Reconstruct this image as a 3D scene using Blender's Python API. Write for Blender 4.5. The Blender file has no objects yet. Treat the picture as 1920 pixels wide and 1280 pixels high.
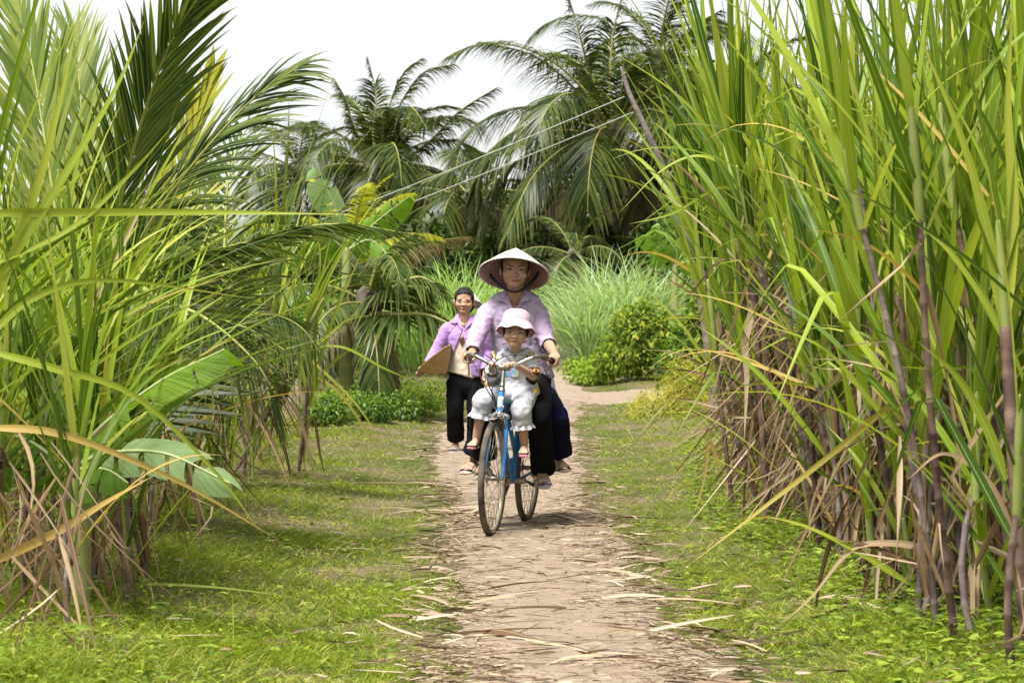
import bpy, bmesh, math, random
import numpy as np
from mathutils import Vector, Matrix, noise as mnoise
from mathutils.bvhtree import BVHTree

rng = np.random.default_rng(7)
random.seed(7)
R = math.radians
scene = bpy.context.scene
C = scene.collection

# ------------------------------------------------------------------ camera, sky, sun, exposure
F, YH, H = 4800.0, 581.0, 1.30            # focal length in photo pixels, horizon row, eye height
cam = bpy.data.cameras.new('camera')
cam.sensor_width = 36.0
cam.lens = F / 1920 * 36
cam.shift_y = -(640 - YH) / 1920
cam.clip_start = 0.1
cam.clip_end = 4000
cam.dof.use_dof = True
cam.dof.focus_distance = 15.2
cam.dof.aperture_fstop = 10.0
co = bpy.data.objects.new('camera', cam)
co.location = (0, 0, H)
co.rotation_euler = (R(90), 0, 0)
C.objects.link(co)
scene.camera = co

SUN_EL, SUN_AZ = R(66), R(218)            # azimuth clockwise from +Y: behind the camera, to the left
w = bpy.data.worlds.new('World')
scene.world = w
w.use_nodes = True
nt = w.node_tree
sky = nt.nodes.new('ShaderNodeTexSky')
sky.sky_type = 'NISHITA'
sky.sun_disc = False
sky.sun_elevation = SUN_EL
sky.sun_rotation = SUN_AZ
sky.air_density = 1.0
sky.dust_density = 1.0
sky.ozone_density = 0.6
hs = nt.nodes.new('ShaderNodeHueSaturation')
hs.inputs['Saturation'].default_value = 0.10      # an overcast, colourless sky
nt.links.new(sky.outputs[0], hs.inputs['Color'])
bg = nt.nodes['Background']
nt.links.new(hs.outputs[0], bg.inputs['Color'])
bg.inputs['Strength'].default_value = 0.090
sun = bpy.data.lights.new('sun', 'SUN')
sun.energy = 4.0
sun.angle = R(22)
sun.color = (1.0, 0.975, 0.93)
so = bpy.data.objects.new('sun', sun)
sd = Vector((math.sin(SUN_AZ) * math.cos(SUN_EL), math.cos(SUN_AZ) * math.cos(SUN_EL), math.sin(SUN_EL)))
so.rotation_euler = sd.to_track_quat('Z', 'Y').to_euler()
so.location = sd * 60
C.objects.link(so)
scene.view_settings.view_transform = 'Standard'
scene.view_settings.look = 'None'
scene.view_settings.gamma = 1.0
scene.view_settings.use_curve_mapping = False
scene.view_settings.exposure = 1.05
scene.cycles.max_bounces = 4
scene.cycles.diffuse_bounces = 1
scene.cycles.glossy_bounces = 2
scene.cycles.transmission_bounces = 3
scene.cycles.transparent_max_bounces = 4

# ------------------------------------------------------------------ helpers
def P(px, py, Y):
    "photo pixel at depth Y -> world point"
    return Vector(((px - 960) * Y / F, Y, H - (py - YH) * Y / F))

def D(py):
    "depth of flat ground seen at photo row py"
    return F * H / (py - YH)

def proj(v):
    return (960 + v[0] * F / v[1], YH + (H - v[2]) * F / v[1])

def gz(x, y):
    x = np.asarray(x, float); y = np.asarray(y, float)
    t = np.clip((y - 38) / 26, 0, 1)
    rise = 1.5 * t * t * (3 - 2 * t)
    b = 0.016 * (np.sin(2.1 * x + 1.3 * y) + np.sin(1.7 * y - 2.9 * x + 1) + 0.6 * np.sin(4.3 * x + 3.1 * y + 2)
                 + 0.4 * np.sin(7.7 * x - 5.9 * y))
    k = np.clip((np.abs(x - 0.15) - 0.55) / 0.7, 0.08, 1)
    bank = 0.10 * np.clip((np.abs(x - 0.1) - 1.0) / 0.8, 0, 1)
    return rise + b * k + bank

def GZ(x, y):
    return float(gz(x, y))

def link(o, parent=None):
    C.objects.link(o)
    if parent is not None:
        o.parent = parent
    return o

def tag(o, label=None, cat=None, group=None, kind=None):
    if label: o['label'] = label
    if cat: o['category'] = cat
    if group: o['group'] = group
    if kind: o['kind'] = kind
    return o

def empty(name, loc=(0, 0, 0), rot=(0, 0, 0)):
    o = bpy.data.objects.new(name, None)
    o.location = loc
    o.rotation_euler = rot
    o.empty_display_size = 0.1
    C.objects.link(o)
    return o

def world_offset(parent):
    v = Vector((0, 0, 0))
    while parent is not None:
        v += Vector(parent.location)
        parent = parent.parent
    return v

def np_mesh(name, verts, faces, uvs=None, rnd=None, smooth=True):
    "verts (n,3), faces (m,k) arrays -> mesh; uvs per vertex"
    me = bpy.data.meshes.new(name)
    verts = np.ascontiguousarray(verts, np.float32)
    faces = np.ascontiguousarray(faces, np.int32)
    m, k = faces.shape
    me.vertices.add(len(verts))
    me.vertices.foreach_set('co', verts.ravel())
    me.loops.add(m * k)
    me.loops.foreach_set('vertex_index', faces.ravel())
    me.polygons.add(m)
    me.polygons.foreach_set('loop_start', np.arange(0, m * k, k, dtype=np.int32))
    if smooth:
        me.polygons.foreach_set('use_smooth', np.ones(m, bool))
    me.update(calc_edges=True)
    if uvs is not None:
        uv = me.uv_layers.new(name='UVMap')
        uv.data.foreach_set('uv', np.ascontiguousarray(uvs[faces.ravel()], np.float32).ravel())
    if rnd is not None:
        a = me.attributes.new('rnd', 'FLOAT', 'POINT')
        a.data.foreach_set('value', np.ascontiguousarray(rnd, np.float32))
    return me

def mesh_obj(name, me, mat, parent=None, rel=False):
    "rel: vertices are world coordinates, move them into the parent's frame (unrotated parents)"
    if mat is not None and not me.materials:
        for m_ in (mat if isinstance(mat, (list, tuple)) else [mat]):
            me.materials.append(m_)
    o = bpy.data.objects.new(name, me)
    if rel and parent is not None:
        off = world_offset(parent)
        me.transform(Matrix.Translation(-off))
    link(o, parent)
    return o

PROF = {
    'blade': lambda t: np.where(t < 0.12, 0.55 + 3.75 * t, np.clip(1.0 - ((t - 0.12) / 0.88) ** 1.7, 0.02, 1)),
    'leaf': lambda t: np.clip(np.sin(np.pi * np.clip(t, 0, 1) ** 0.8), 0.05, 1),
    'let': lambda t: np.where(t < 0.15, 0.4 + 4.0 * t, np.clip(1.0 - ((t - 0.15) / 0.85) ** 2.2, 0.03, 1)),
    'flat': lambda t: np.where(t < 0.1, 0.5 + 5 * t, np.clip(1.0 - ((t - 0.1) / 0.9) ** 4, 0.15, 1)),
}

def unit(a):
    return a / np.maximum(np.linalg.norm(a, axis=-1, keepdims=True), 1e-9)

def strips(base, d, side, bend, L, W, nseg=3, prof='blade', fold=0.0, rnd=None, cubic=None):
    "N leaf strips as arrays: centre line base + L(d t + bend t^2)"
    base = np.asarray(base, float); n = len(base)
    d = unit(np.asarray(d, float)); side = np.asarray(side, float)
    side = unit(side - d * (side * d).sum(-1, keepdims=True))
    nrm = np.cross(side, d)
    t = np.linspace(0, 1, nseg + 1)
    L = np.broadcast_to(np.asarray(L, float), (n,)); W = np.broadcast_to(np.asarray(W, float), (n,))
    c = base[:, None] + L[:, None, None] * (d[:, None] * t[None, :, None] + np.asarray(bend)[:, None] * (t ** 2)[None, :, None])
    if cubic is not None:
        c = c + L[:, None, None] * np.asarray(cubic)[:, None] * (t ** 4)[None, :, None]
    pw = PROF[prof](t)
    hw = 0.5 * W[:, None, None] * pw[None, :, None] * side[:, None]
    cols = 3 if fold else 2
    if cols == 3:
        dn = nrm[:, None] * (fold * W[:, None, None] * pw[None, :, None])
        v = np.stack([c - hw, c + dn, c + hw], 2)
        u = np.array([0, 0.5, 1.0])
    else:
        v = np.stack([c - hw, c + hw], 2)
        u = np.array([0, 1.0])
    v = v.reshape(-1, 3)
    uv = np.stack(np.broadcast_arrays(u[None, None, :], t[None, :, None], np.zeros((n, 1, 1)))[:2], -1)
    uv = np.broadcast_to(uv, (n, nseg + 1, cols, 2)).reshape(-1, 2)
    i = np.arange(n)[:, None, None] * (nseg + 1) * cols + np.arange(nseg)[None, :, None] * cols + np.arange(cols - 1)[None, None, :]
    f = np.stack([i, i + 1, i + cols + 1, i + cols], -1).reshape(-1, 4)
    if rnd is None:
        rnd = rng.random(n)
    rv = np.repeat(rnd, (nseg + 1) * cols)
    return v, f, uv, rv

def join(parts):
    vs, fs, us, rs = [], [], [], []
    o = 0
    for v, f, u, r_ in parts:
        vs.append(v); fs.append(f + o); us.append(u); rs.append(r_)
        o += len(v)
    return np.concatenate(vs), np.concatenate(fs), np.concatenate(us), np.concatenate(rs)

def strips_obj(name, arr, mat, parent=None, rel=False):
    return mesh_obj(name, np_mesh(name, *arr), mat, parent, rel)

def rand_dirs(n, zmin=-1, zmax=1):
    z = rng.uniform(zmin, zmax, n); a = rng.uniform(0, 2 * np.pi, n); r_ = np.sqrt(1 - z * z)
    return np.stack([r_ * np.cos(a), r_ * np.sin(a), z], -1)

def catmull(pts, n):
    pts = [Vector(p) for p in pts]
    if len(pts) == 2:
        return [pts[0].lerp(pts[1], i / (n - 1)) for i in range(n)]
    q = [pts[0] * 2 - pts[1]] + pts + [pts[-1] * 2 - pts[-2]]
    out = []
    segs = len(pts) - 1
    for i in range(n):
        s = i / (n - 1) * segs
        k = min(int(s), segs - 1); t = s - k
        a, b, c, d_ = q[k:k + 4]
        out.append(0.5 * ((2 * b) + (c - a) * t + (2 * a - 5 * b + 4 * c - d_) * t * t + (3 * b - a - 3 * c + d_) * t ** 3))
    return out

def tube(pts, radii, ref=(1, 0, 0), seg=12, n=None, cap=True, round_cap=True):
    "tapered tube along points (smoothed); radii are numbers or (a along ref, b across). Returns verts, faces (lists)"
    rr = [r_ if isinstance(r_, (tuple, list)) else (r_, r_) for r_ in radii]
    n = n or max(2, (len(pts) - 1) * 4 + 1)
    if len(pts) == 2 and n < 3: n = 3
    cp = catmull(pts, n)
    k = len(rr)
    ra = np.interp(np.linspace(0, k - 1, n), range(k), [a for a, b in rr])
    rb = np.interp(np.linspace(0, k - 1, n), range(k), [b for a, b in rr])
    verts, faces = [], []
    ref = Vector(ref)
    rings = []
    tang = []
    for i in range(n):
        t = (cp[min(i + 1, n - 1)] - cp[max(i - 1, 0)])
        tang.append(t.normalized() if t.length > 1e-9 else Vector((0, 0, 1)))
    def ring(c, t, a, b):
        s = ref - t * ref.dot(t)
        if s.length < 1e-3:
            s = Vector((0, 1, 0)) - t * t.y
        s.normalize()
        u = t.cross(s)
        i0 = len(verts)
        for j in range(seg):
            th = 2 * math.pi * j / seg
            verts.append(c + s * (a * math.cos(th)) + u * (b * math.sin(th)))
        rings.append(i0)
    if cap and round_cap:
        for q in (0.95, 0.7, 0.36):
            m_ = min(ra[0], rb[0])
            ring(cp[0] - tang[0] * m_ * q, tang[0], ra[0] * math.sqrt(1 - q * q), rb[0] * math.sqrt(1 - q * q))
    for i in range(n):
        ring(cp[i], tang[i], ra[i], rb[i])
    if cap and round_cap:
        for q in (0.36, 0.7, 0.95):
            m_ = min(ra[-1], rb[-1])
            ring(cp[-1] + tang[-1] * m_ * q, tang[-1], ra[-1] * math.sqrt(1 - q * q), rb[-1] * math.sqrt(1 - q * q))
    for a, b in zip(rings[:-1], rings[1:]):
        for j in range(seg):
            j2 = (j + 1) % seg
            faces.append((a + j, a + j2, b + j2, b + j))
    if cap:
        faces.append(tuple(reversed(range(rings[0], rings[0] + seg))))
        faces.append(tuple(range(rings[-1], rings[-1] + seg)))
    return verts, faces

def ellip(c, r, rot=None, seg=16, rings=10):
    c = Vector(c)
    rot = rot or Matrix.Identity(3)
    verts = [c + rot @ Vector((0, 0, r[2]))]
    for i in range(1, rings):
        th = math.pi * i / rings
        for j in range(seg):
            ph = 2 * math.pi * j / seg
            verts.append(c + rot @ Vector((r[0] * math.sin(th) * math.cos(ph), r[1] * math.sin(th) * math.sin(ph), r[2] * math.cos(th))))
    verts.append(c + rot @ Vector((0, 0, -r[2])))
    faces = []
    for j in range(seg):
        faces.append((0, 1 + j, 1 + (j + 1) % seg))
    for i in range(rings - 2):
        a = 1 + i * seg; b = a + seg
        for j in range(seg):
            j2 = (j + 1) % seg
            faces.append((a + j, b + j, b + j2, a + j2))
    a = 1 + (rings - 2) * seg; e = len(verts) - 1
    for j in range(seg):
        faces.append((a + j, e, a + (j + 1) % seg))
    return verts, faces

def box(c, s, rot=None):
    c = Vector(c); rot = rot or Matrix.Identity(3)
    v = [c + rot @ Vector((x * s[0] / 2, y * s[1] / 2, z * s[2] / 2)) for x in (-1, 1) for y in (-1, 1) for z in (-1, 1)]
    return v, [(0, 1, 3, 2), (4, 6, 7, 5), (0, 4, 5, 1), (2, 3, 7, 6), (0, 2, 6, 4), (1, 5, 7, 3)]

def lathe(profile, seg=32, M=None, closed=False):
    "profile (r,z) list turned about z, then moved by the 4x4 M"
    M = M or Matrix.Identity(4)
    verts, faces = [], []
    for r_, z in profile:
        for j in range(seg):
            a = 2 * math.pi * j / seg
            verts.append(M @ Vector((r_ * math.cos(a), r_ * math.sin(a), z)))
    n = len(profile)
    for i in range(n - 1 if not closed else n):
        a = i * seg; b = ((i + 1) % n) * seg
        for j in range(seg):
            j2 = (j + 1) % seg
            faces.append((a + j, a + j2, b + j2, b + j))
    return verts, faces

def merge(parts):
    V, Fs = [], []
    for v, f in parts:
        o = len(V)
        V += [tuple(x) for x in v]
        Fs += [tuple(i + o for i in q) for q in f]
    return V, Fs

def py_mesh(name, parts, smooth=True):
    V, Fs = merge(parts)
    me = bpy.data.meshes.new(name)
    me.from_pydata(V, [], Fs)
    if smooth:
        me.polygons.foreach_set('use_smooth', [True] * len(me.polygons))
    me.update()
    return me

def part(name, parts, mat, parent=None, rel=False, smooth=True):
    if isinstance(parts, tuple): parts = [parts]
    return mesh_obj(name, py_mesh(name, parts, smooth), mat, parent, rel)

tmp_scene = bpy.data.scenes.new('build')
def union(name, parts, voxel=0.005, smooth=4, factor=0.5):
    "voxel union of closed shapes, smoothed into one continuous surface"
    me = py_mesh('tmp', parts)
    o = bpy.data.objects.new('tmp', me)
    tmp_scene.collection.objects.link(o)
    m = o.modifiers.new('r', 'REMESH'); m.mode = 'VOXEL'; m.voxel_size = voxel; m.use_smooth_shade = True
    if smooth:
        m = o.modifiers.new('s', 'SMOOTH'); m.iterations = smooth; m.factor = factor
    vl = tmp_scene.view_layers[0]
    vl.update()
    dg = vl.depsgraph
    dg.update()
    out = bpy.data.meshes.new_from_object(o.evaluated_get(dg))
    out.name = name
    bpy.data.objects.remove(o)
    bpy.data.meshes.remove(me)
    return out

def wrinkle(me, amp, scale, stretch=(1, 1, 1), seed=0.0):
    n = len(me.vertices)
    cos = np.empty(n * 3, np.float32); me.vertices.foreach_get('co', cos)
    nor = np.empty(n * 3, np.float32); me.vertices.foreach_get('normal', nor)
    cos = cos.reshape(-1, 3); nor = nor.reshape(-1, 3)
    d = np.empty(n, np.float32)
    for i, c in enumerate(cos):
        q = Vector((c[0] * stretch[0], c[1] * stretch[1], c[2] * stretch[2])) * scale
        q.x += seed
        a = mnoise.noise(q); b = mnoise.noise(q * 2.3)
        d[i] = (1 - 2 * abs(a)) * 0.7 + 0.4 * b
    cos = cos + nor * (d * amp)[:, None]
    me.vertices.foreach_set('co', np.ascontiguousarray(cos, np.float32).ravel())
    me.update()

def in_poly(x, y, poly):
    ins = False
    n = len(poly)
    for i in range(n):
        x1, y1 = poly[i]; x2, y2 = poly[(i + 1) % n]
        if (y1 > y) != (y2 > y) and x < (x2 - x1) * (y - y1) / (y2 - y1) + x1:
            ins = not ins
    return ins

def cut_front(me, poly):
    "open a garment: remove the faces that face the camera inside an outline"
    bm = bmesh.new(); bm.from_mesh(me)
    kill = []
    for f in bm.faces:
        if f.normal.y < 0.15:
            c = f.calc_center_median()
            x, y = proj(c)
            if in_poly(x, y, poly): kill.append(f)
    bmesh.ops.delete(bm, geom=kill, context='FACES')
    bv_ = [v for v in bm.verts if any(e.is_boundary for e in v.link_edges)]
    for _ in range(6):
        new = {}
        for v in bv_:
            nb_ = [e.other_vert(v).co for e in v.link_edges if e.is_boundary]
            if len(nb_) == 2: new[v] = v.co * .4 + (nb_[0] + nb_[1]) * .3
        for v, q_ in new.items(): v.co = q_
    bm.to_mesh(me); bm.free(); me.update()

def cut_end(me, c, d, rad, tol=0.55):
    "open a cuff, hem or leg end: remove the cap"
    bm = bmesh.new(); bm.from_mesh(me); bm.normal_update()
    c = Vector(c); d = Vector(d).normalized()
    near = [f for f in bm.faces if (f.calc_center_median() - c).length < rad]
    ge = set(near)
    for f in near:
        ge.update(f.edges); ge.update(f.verts)
    bmesh.ops.bisect_plane(bm, geom=list(ge), plane_co=c - d * 0.006, plane_no=d, clear_outer=False)
    bm.normal_update()
    kill = [f for f in bm.faces if (f.calc_center_median() - c).length < rad and (f.calc_center_median() - c).dot(d) > -0.0062]
    bmesh.ops.delete(bm, geom=kill, context='FACES')
    bm.to_mesh(me); bm.free(); me.update()

def bvh_of(me):
    return BVHTree.FromPolygons([v.co.copy() for v in me.vertices], [tuple(p.vertices) for p in me.polygons])

CAMP = Vector((0, 0, H))
def patch(name, me_or_bvh, poly, mat, parent, off=0.006, thick=0.004, fallback=15.2, res=1.6, bulge=0.0):
    "a thin piece of cloth lying on a garment: an outline in photo pixels laid on the surface"
    bv = me_or_bvh if isinstance(me_or_bvh, BVHTree) else bvh_of(me_or_bvh)
    bm = bmesh.new()
    vs = [bm.verts.new((p[0], p[1], 0)) for p in poly]
    f = bm.faces.new(vs)
    bmesh.ops.triangulate(bm, faces=[f])
    for _ in range(5):
        long = [e for e in bm.edges if e.calc_length() > res * 2]
        if not long: break
        bmesh.ops.subdivide_edges(bm, edges=long, cuts=1)
        bmesh.ops.triangulate(bm, faces=bm.faces[:])
    cx = sum(p[0] for p in poly) / len(poly); cy = sum(p[1] for p in poly) / len(poly)
    rows, ys_ = [], []
    for v in bm.verts:
        d = (P(v.co.x, v.co.y, 10.0) - CAMP).normalized()
        hit = bv.ray_cast(CAMP, d)
        if hit[0] is not None and abs(hit[0].y - fallback) < 0.4:
            u_, w_ = (v.co.x - cx) / 10, (v.co.y - cy) / 10
            rows.append((1, u_, w_, u_ * u_, w_ * w_, u_ * w_)); ys_.append(hit[0].y)
    if len(rows) > 8:
        A_ = np.array(rows); reg = np.diag([0, .05, .05, .5, .5, .5])
        cf = np.linalg.solve(A_.T @ A_ + reg, A_.T @ np.array(ys_))
    else:
        cf = np.array([fallback, 0, 0, 0, 0, 0])
    for v in bm.verts:
        u_, w_ = (v.co.x - cx) / 10, (v.co.y - cy) / 10
        y = float(cf @ np.array((1, u_, w_, u_ * u_, w_ * w_, u_ * w_)))
        q = P(v.co.x, v.co.y, y)
        v.co = q - (q - CAMP).normalized() * off
    bmesh.ops.recalc_face_normals(bm, faces=bm.faces[:])
    g = bmesh.ops.extrude_face_region(bm, geom=bm.faces[:])
    for e in g['geom']:
        if isinstance(e, bmesh.types.BMVert):
            e.co += (CAMP - e.co).normalized() * thick
    bmesh.ops.recalc_face_normals(bm, faces=bm.faces[:])
    me = bpy.data.meshes.new(name)
    bm.to_mesh(me); bm.free()
    return mesh_obj(name, me, mat, parent, rel=True)

# ------------------------------------------------------------------ materials
def new_mat(name):
    m = bpy.data.materials.new(name)
    m.use_nodes = True
    return m, m.node_tree, m.node_tree.nodes['Principled BSDF']

def N(nt, kind, **kw):
    n = nt.nodes.new(kind)
    for k, v in kw.items():
        setattr(n, k, v)
    return n

def ramp(nt, stops, fac):
    r_ = N(nt, 'ShaderNodeValToRGB')
    el = r_.color_ramp.elements
    while len(el) < len(stops): el.new(0.5)
    for e, (p, c) in zip(el, stops):
        e.position = p; e.color = (*c, 1)
    nt.links.new(fac, r_.inputs[0])
    return r_.outputs[0]

def mixc(nt, fac, a, b, mode='MIX'):
    m = N(nt, 'ShaderNodeMix', data_type='RGBA', blend_type=mode)
    for s, v in ((m.inputs['Factor'], fac), (m.inputs['A'], a), (m.inputs['B'], b)):
        if hasattr(v, 'is_linked'): nt.links.new(v, s)
        elif isinstance(v, (int, float)): s.default_value = v
        else: s.default_value = (*v, 1)
    return m.outputs['Result']

def math_n(nt, op, a, b=0.0, clamp=False):
    m = N(nt, 'ShaderNodeMath', operation=op, use_clamp=clamp)
    for s, v in zip(m.inputs, (a, b)):
        if hasattr(v, 'is_linked'): nt.links.new(v, s)
        else: s.default_value = v
    return m.outputs[0]

def noise_n(nt, scale, detail=3, vec=None, rough=0.55):
    n = N(nt, 'ShaderNodeTexNoise')
    n.inputs['Scale'].default_value = scale
    n.inputs['Detail'].default_value = detail
    n.inputs['Roughness'].default_value = rough
    if vec is not None: nt.links.new(vec, n.inputs['Vector'])
    return n.outputs['Fac']

def rnd_n(nt):
    a = N(nt, 'ShaderNodeAttribute', attribute_name='rnd')
    o = N(nt, 'ShaderNodeObjectInfo')
    return math_n(nt, 'FRACT', math_n(nt, 'ADD', a.outputs['Fac'], o.outputs['Random']))

def leaf_mat(name, stops, rib=None, rib_w=0.05, trans=0.32, rough=0.45, tip=None, streak=0.35, spec=0.35, tmul=(1.5, 1.6, 0.7), veins=0.0, blotch=0.0):
    "leaf: colour by individual, pale midrib, streaks along the blade, dry tip, light shining through"
    m, nt, b = new_mat(name)
    uvn = N(nt, 'ShaderNodeUVMap')
    sep = N(nt, 'ShaderNodeSeparateXYZ'); nt.links.new(uvn.outputs[0], sep.inputs[0])
    u, v = sep.outputs[0], sep.outputs[1]
    rd = rnd_n(nt)
    col = ramp(nt, stops, rd)
    comb = N(nt, 'ShaderNodeCombineXYZ')
    nt.links.new(math_n(nt, 'MULTIPLY', u, 14), comb.inputs[0])
    nt.links.new(math_n(nt, 'MULTIPLY', v, 2.2), comb.inputs[1])
    nt.links.new(math_n(nt, 'MULTIPLY', rd, 40), comb.inputs[2])
    st = noise_n(nt, 1.0, 2, comb.outputs[0])
    k = math_n(nt, 'ADD', math_n(nt, 'MULTIPLY', st, 2 * streak), 1 - streak)
    hsv = N(nt, 'ShaderNodeHueSaturation'); nt.links.new(col, hsv.inputs['Color']); nt.links.new(k, hsv.inputs['Value'])
    col = hsv.outputs[0]
    if veins:
        cv = N(nt, 'ShaderNodeCombineXYZ')
        du = math_n(nt, 'ABSOLUTE', math_n(nt, 'SUBTRACT', u, 0.5))
        nt.links.new(math_n(nt, 'MULTIPLY', math_n(nt, 'SUBTRACT', v, math_n(nt, 'MULTIPLY', du, 0.25)), veins), cv.inputs[0])
        nt.links.new(math_n(nt, 'MULTIPLY', rd, 40), cv.inputs[1])
        vn = noise_n(nt, 1.0, 4, cv.outputs[0], 0.75)
        col = mixc(nt, 1.0, col, ramp(nt, [(0.3, (0.55, 0.62, 0.5)), (0.7, (1.25, 1.2, 1.2))], vn), 'MULTIPLY')
        bn = N(nt, 'ShaderNodeBump'); bn.inputs['Strength'].default_value = 0.8; bn.inputs['Distance'].default_value = 0.01
        nt.links.new(vn, bn.inputs['Height']); nt.links.new(bn.outputs[0], b.inputs['Normal'])
    if blotch:
        cb_ = N(nt, 'ShaderNodeCombineXYZ')
        nt.links.new(math_n(nt, 'MULTIPLY', u, 3), cb_.inputs[0]); nt.links.new(math_n(nt, 'MULTIPLY', v, 34), cb_.inputs[1]); nt.links.new(math_n(nt, 'MULTIPLY', rd, 60), cb_.inputs[2])
        bf = N(nt, 'ShaderNodeMapRange'); nt.links.new(noise_n(nt, 1.0, 4, cb_.outputs[0], 0.7), bf.inputs[0])
        bf.inputs[1].default_value = 0.60; bf.inputs[2].default_value = 0.74; bf.inputs[3].default_value = 0.0; bf.inputs[4].default_value = blotch * 2
        eg = N(nt, 'ShaderNodeMapRange'); nt.links.new(math_n(nt, 'ABSOLUTE', math_n(nt, 'SUBTRACT', u, 0.5)), eg.inputs[0])
        eg.inputs[1].default_value = 0.40; eg.inputs[2].default_value = 0.5
        col = mixc(nt, math_n(nt, 'MULTIPLY', bf.outputs[0], math_n(nt, 'ADD', math_n(nt, 'MULTIPLY', eg.outputs[0], 0.75), 0.25)), col, (0.36, 0.25, 0.09))
    if tip is not None:
        tf = N(nt, 'ShaderNodeMapRange'); nt.links.new(math_n(nt, 'ADD', v, math_n(nt, 'MULTIPLY', st, 0.3)), tf.inputs[0])
        tf.inputs[1].default_value = 0.95; tf.inputs[2].default_value = 1.2
        col = mixc(nt, math_n(nt, 'MULTIPLY', tf.outputs[0], 0.8), col, tip)
    if rib is not None:
        d = math_n(nt, 'ABSOLUTE', math_n(nt, 'SUBTRACT', u, 0.5))
        rf = N(nt, 'ShaderNodeMapRange'); nt.links.new(d, rf.inputs[0])
        rf.inputs[1].default_value = rib_w; rf.inputs[2].default_value = rib_w * 0.4
        rf.inputs[3].default_value = 0; rf.inputs[4].default_value = 0.75
        col = mixc(nt, rf.outputs[0], col, rib)
    nt.links.new(col, b.inputs['Base Color'])
    b.inputs['Roughness'].default_value = rough
    b.inputs['Specular IOR Level'].default_value = spec * 0.42
    if trans:
        tr = N(nt, 'ShaderNodeBsdfTranslucent')
        tc = mixc(nt, 1.0, col, tmul, 'MULTIPLY')
        nt.links.new(tc, tr.inputs['Color'])
        ms = N(nt, 'ShaderNodeMixShader'); ms.inputs[0].default_value = trans
        out = nt.nodes['Material Output']
        nt.links.new(b.outputs[0], ms.inputs[1]); nt.links.new(tr.outputs[0], ms.inputs[2])
        nt.links.new(ms.outputs[0], out.inputs['Surface'])
    return m

def solid_mat(name, col, col2=None, scale=20, rough=0.6, metal=0.0, bump=0.0, bscale=60, spec=0.4, detail=4, coords='Object', contrast=(0.35, 0.65), sss=0):
    m, nt, b = new_mat(name)
    tc = N(nt, 'ShaderNodeTexCoord')
    vec = tc.outputs[coords]
    if col2 is not None:
        f = noise_n(nt, scale, detail, vec)
        c = ramp(nt, [(contrast[0], col), (contrast[1], col2)], f)
        nt.links.new(c, b.inputs['Base Color'])
    else:
        b.inputs['Base Color'].default_value = (*col, 1)
    b.inputs['Roughness'].default_value = rough
    b.inputs['Metallic'].default_value = metal
    b.inputs['Specular IOR Level'].default_value = spec
    if bump:
        bn = N(nt, 'ShaderNodeBump'); bn.inputs['Strength'].default_value = bump; bn.inputs['Distance'].default_value = 0.01
        nt.links.new(noise_n(nt, bscale, 4, vec), bn.inputs['Height'])
        nt.links.new(bn.outputs[0], b.inputs['Normal'])
    if sss:
        b.inputs['Subsurface Weight'].default_value = sss
        b.inputs['Subsurface Radius'].default_value = (0.012, 0.005, 0.003)
    return m

M = {}
M['cane_leaf'] = leaf_mat('cane leaf', [(0, (0.035, 0.075, 0.010)), (0.25, (0.095, 0.165, 0.014)), (0.55, (0.19, 0.275, 0.020)), (0.85, (0.32, 0.40, 0.038)), (1, (0.44, 0.45, 0.08))],
                          rib=(0.38, 0.46, 0.15), tip=(0.42, 0.34, 0.10), streak=0.38, rough=0.40, spec=0.45, blotch=0.35)
M['cane_leaf_bright'] = leaf_mat('bright cane leaf', [(0, (0.22, 0.28, 0.024)), (0.5, (0.30, 0.36, 0.034)), (1, (0.40, 0.42, 0.06))], rib=(0.42, 0.48, 0.18), tip=(0.42, 0.34, 0.10), streak=0.3, rough=0.40, spec=0.45, blotch=0.3)
M['cane_leaf_yellow'] = leaf_mat('yellowing cane leaf', [(0, (0.38, 0.36, 0.06)), (0.5, (0.48, 0.36, 0.10)), (1, (0.45, 0.28, 0.09))], rib=(0.55, 0.5, 0.25), tip=(0.40, 0.22, 0.08))
M['dry_leaf'] = leaf_mat('dry cane leaf', [(0, (0.11, 0.065, 0.035)), (0.35, (0.24, 0.155, 0.08)), (0.7, (0.40, 0.29, 0.165)), (1, (0.54, 0.43, 0.28))], rib=(0.5, 0.42, 0.3), trans=0.22, rough=0.7, spec=0.2, tmul=(1.3, 1.1, 0.8), streak=0.4)
M['litter'] = leaf_mat('leaf litter', [(0, (0.10, 0.065, 0.04)), (0.3, (0.22, 0.155, 0.10)), (0.65, (0.36, 0.275, 0.185)), (1, (0.50, 0.41, 0.30))], trans=0.0, rough=0.8, spec=0.15, streak=0.4)
M['palm'] = leaf_mat('palm leaflet', [(0, (0.024, 0.048, 0.012)), (0.5, (0.05, 0.088, 0.018)), (1, (0.12, 0.16, 0.03))], rib=(0.22, 0.26, 0.08), rib_w=0.12, trans=0.25, rough=0.32, spec=0.6, tip=(0.38, 0.32, 0.08))
M['palm_far'] = leaf_mat('coconut leaflet', [(0, (0.014, 0.026, 0.006)), (0.5, (0.038, 0.062, 0.011)), (1, (0.12, 0.15, 0.028))], trans=0.2, rough=0.36, spec=0.5, tip=(0.30, 0.26, 0.08))
M['palm_yellow'] = leaf_mat('yellow palm leaflet', [(0, (0.20, 0.24, 0.025)), (0.5, (0.30, 0.32, 0.03)), (1, (0.42, 0.38, 0.04))], trans=0.35, rough=0.4)
M['palm_olive'] = leaf_mat('olive palm leaflet', [(0, (0.10, 0.16, 0.03)), (0.5, (0.20, 0.26, 0.05)), (1, (0.30, 0.33, 0.08))], trans=0.4, rough=0.4)
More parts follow.
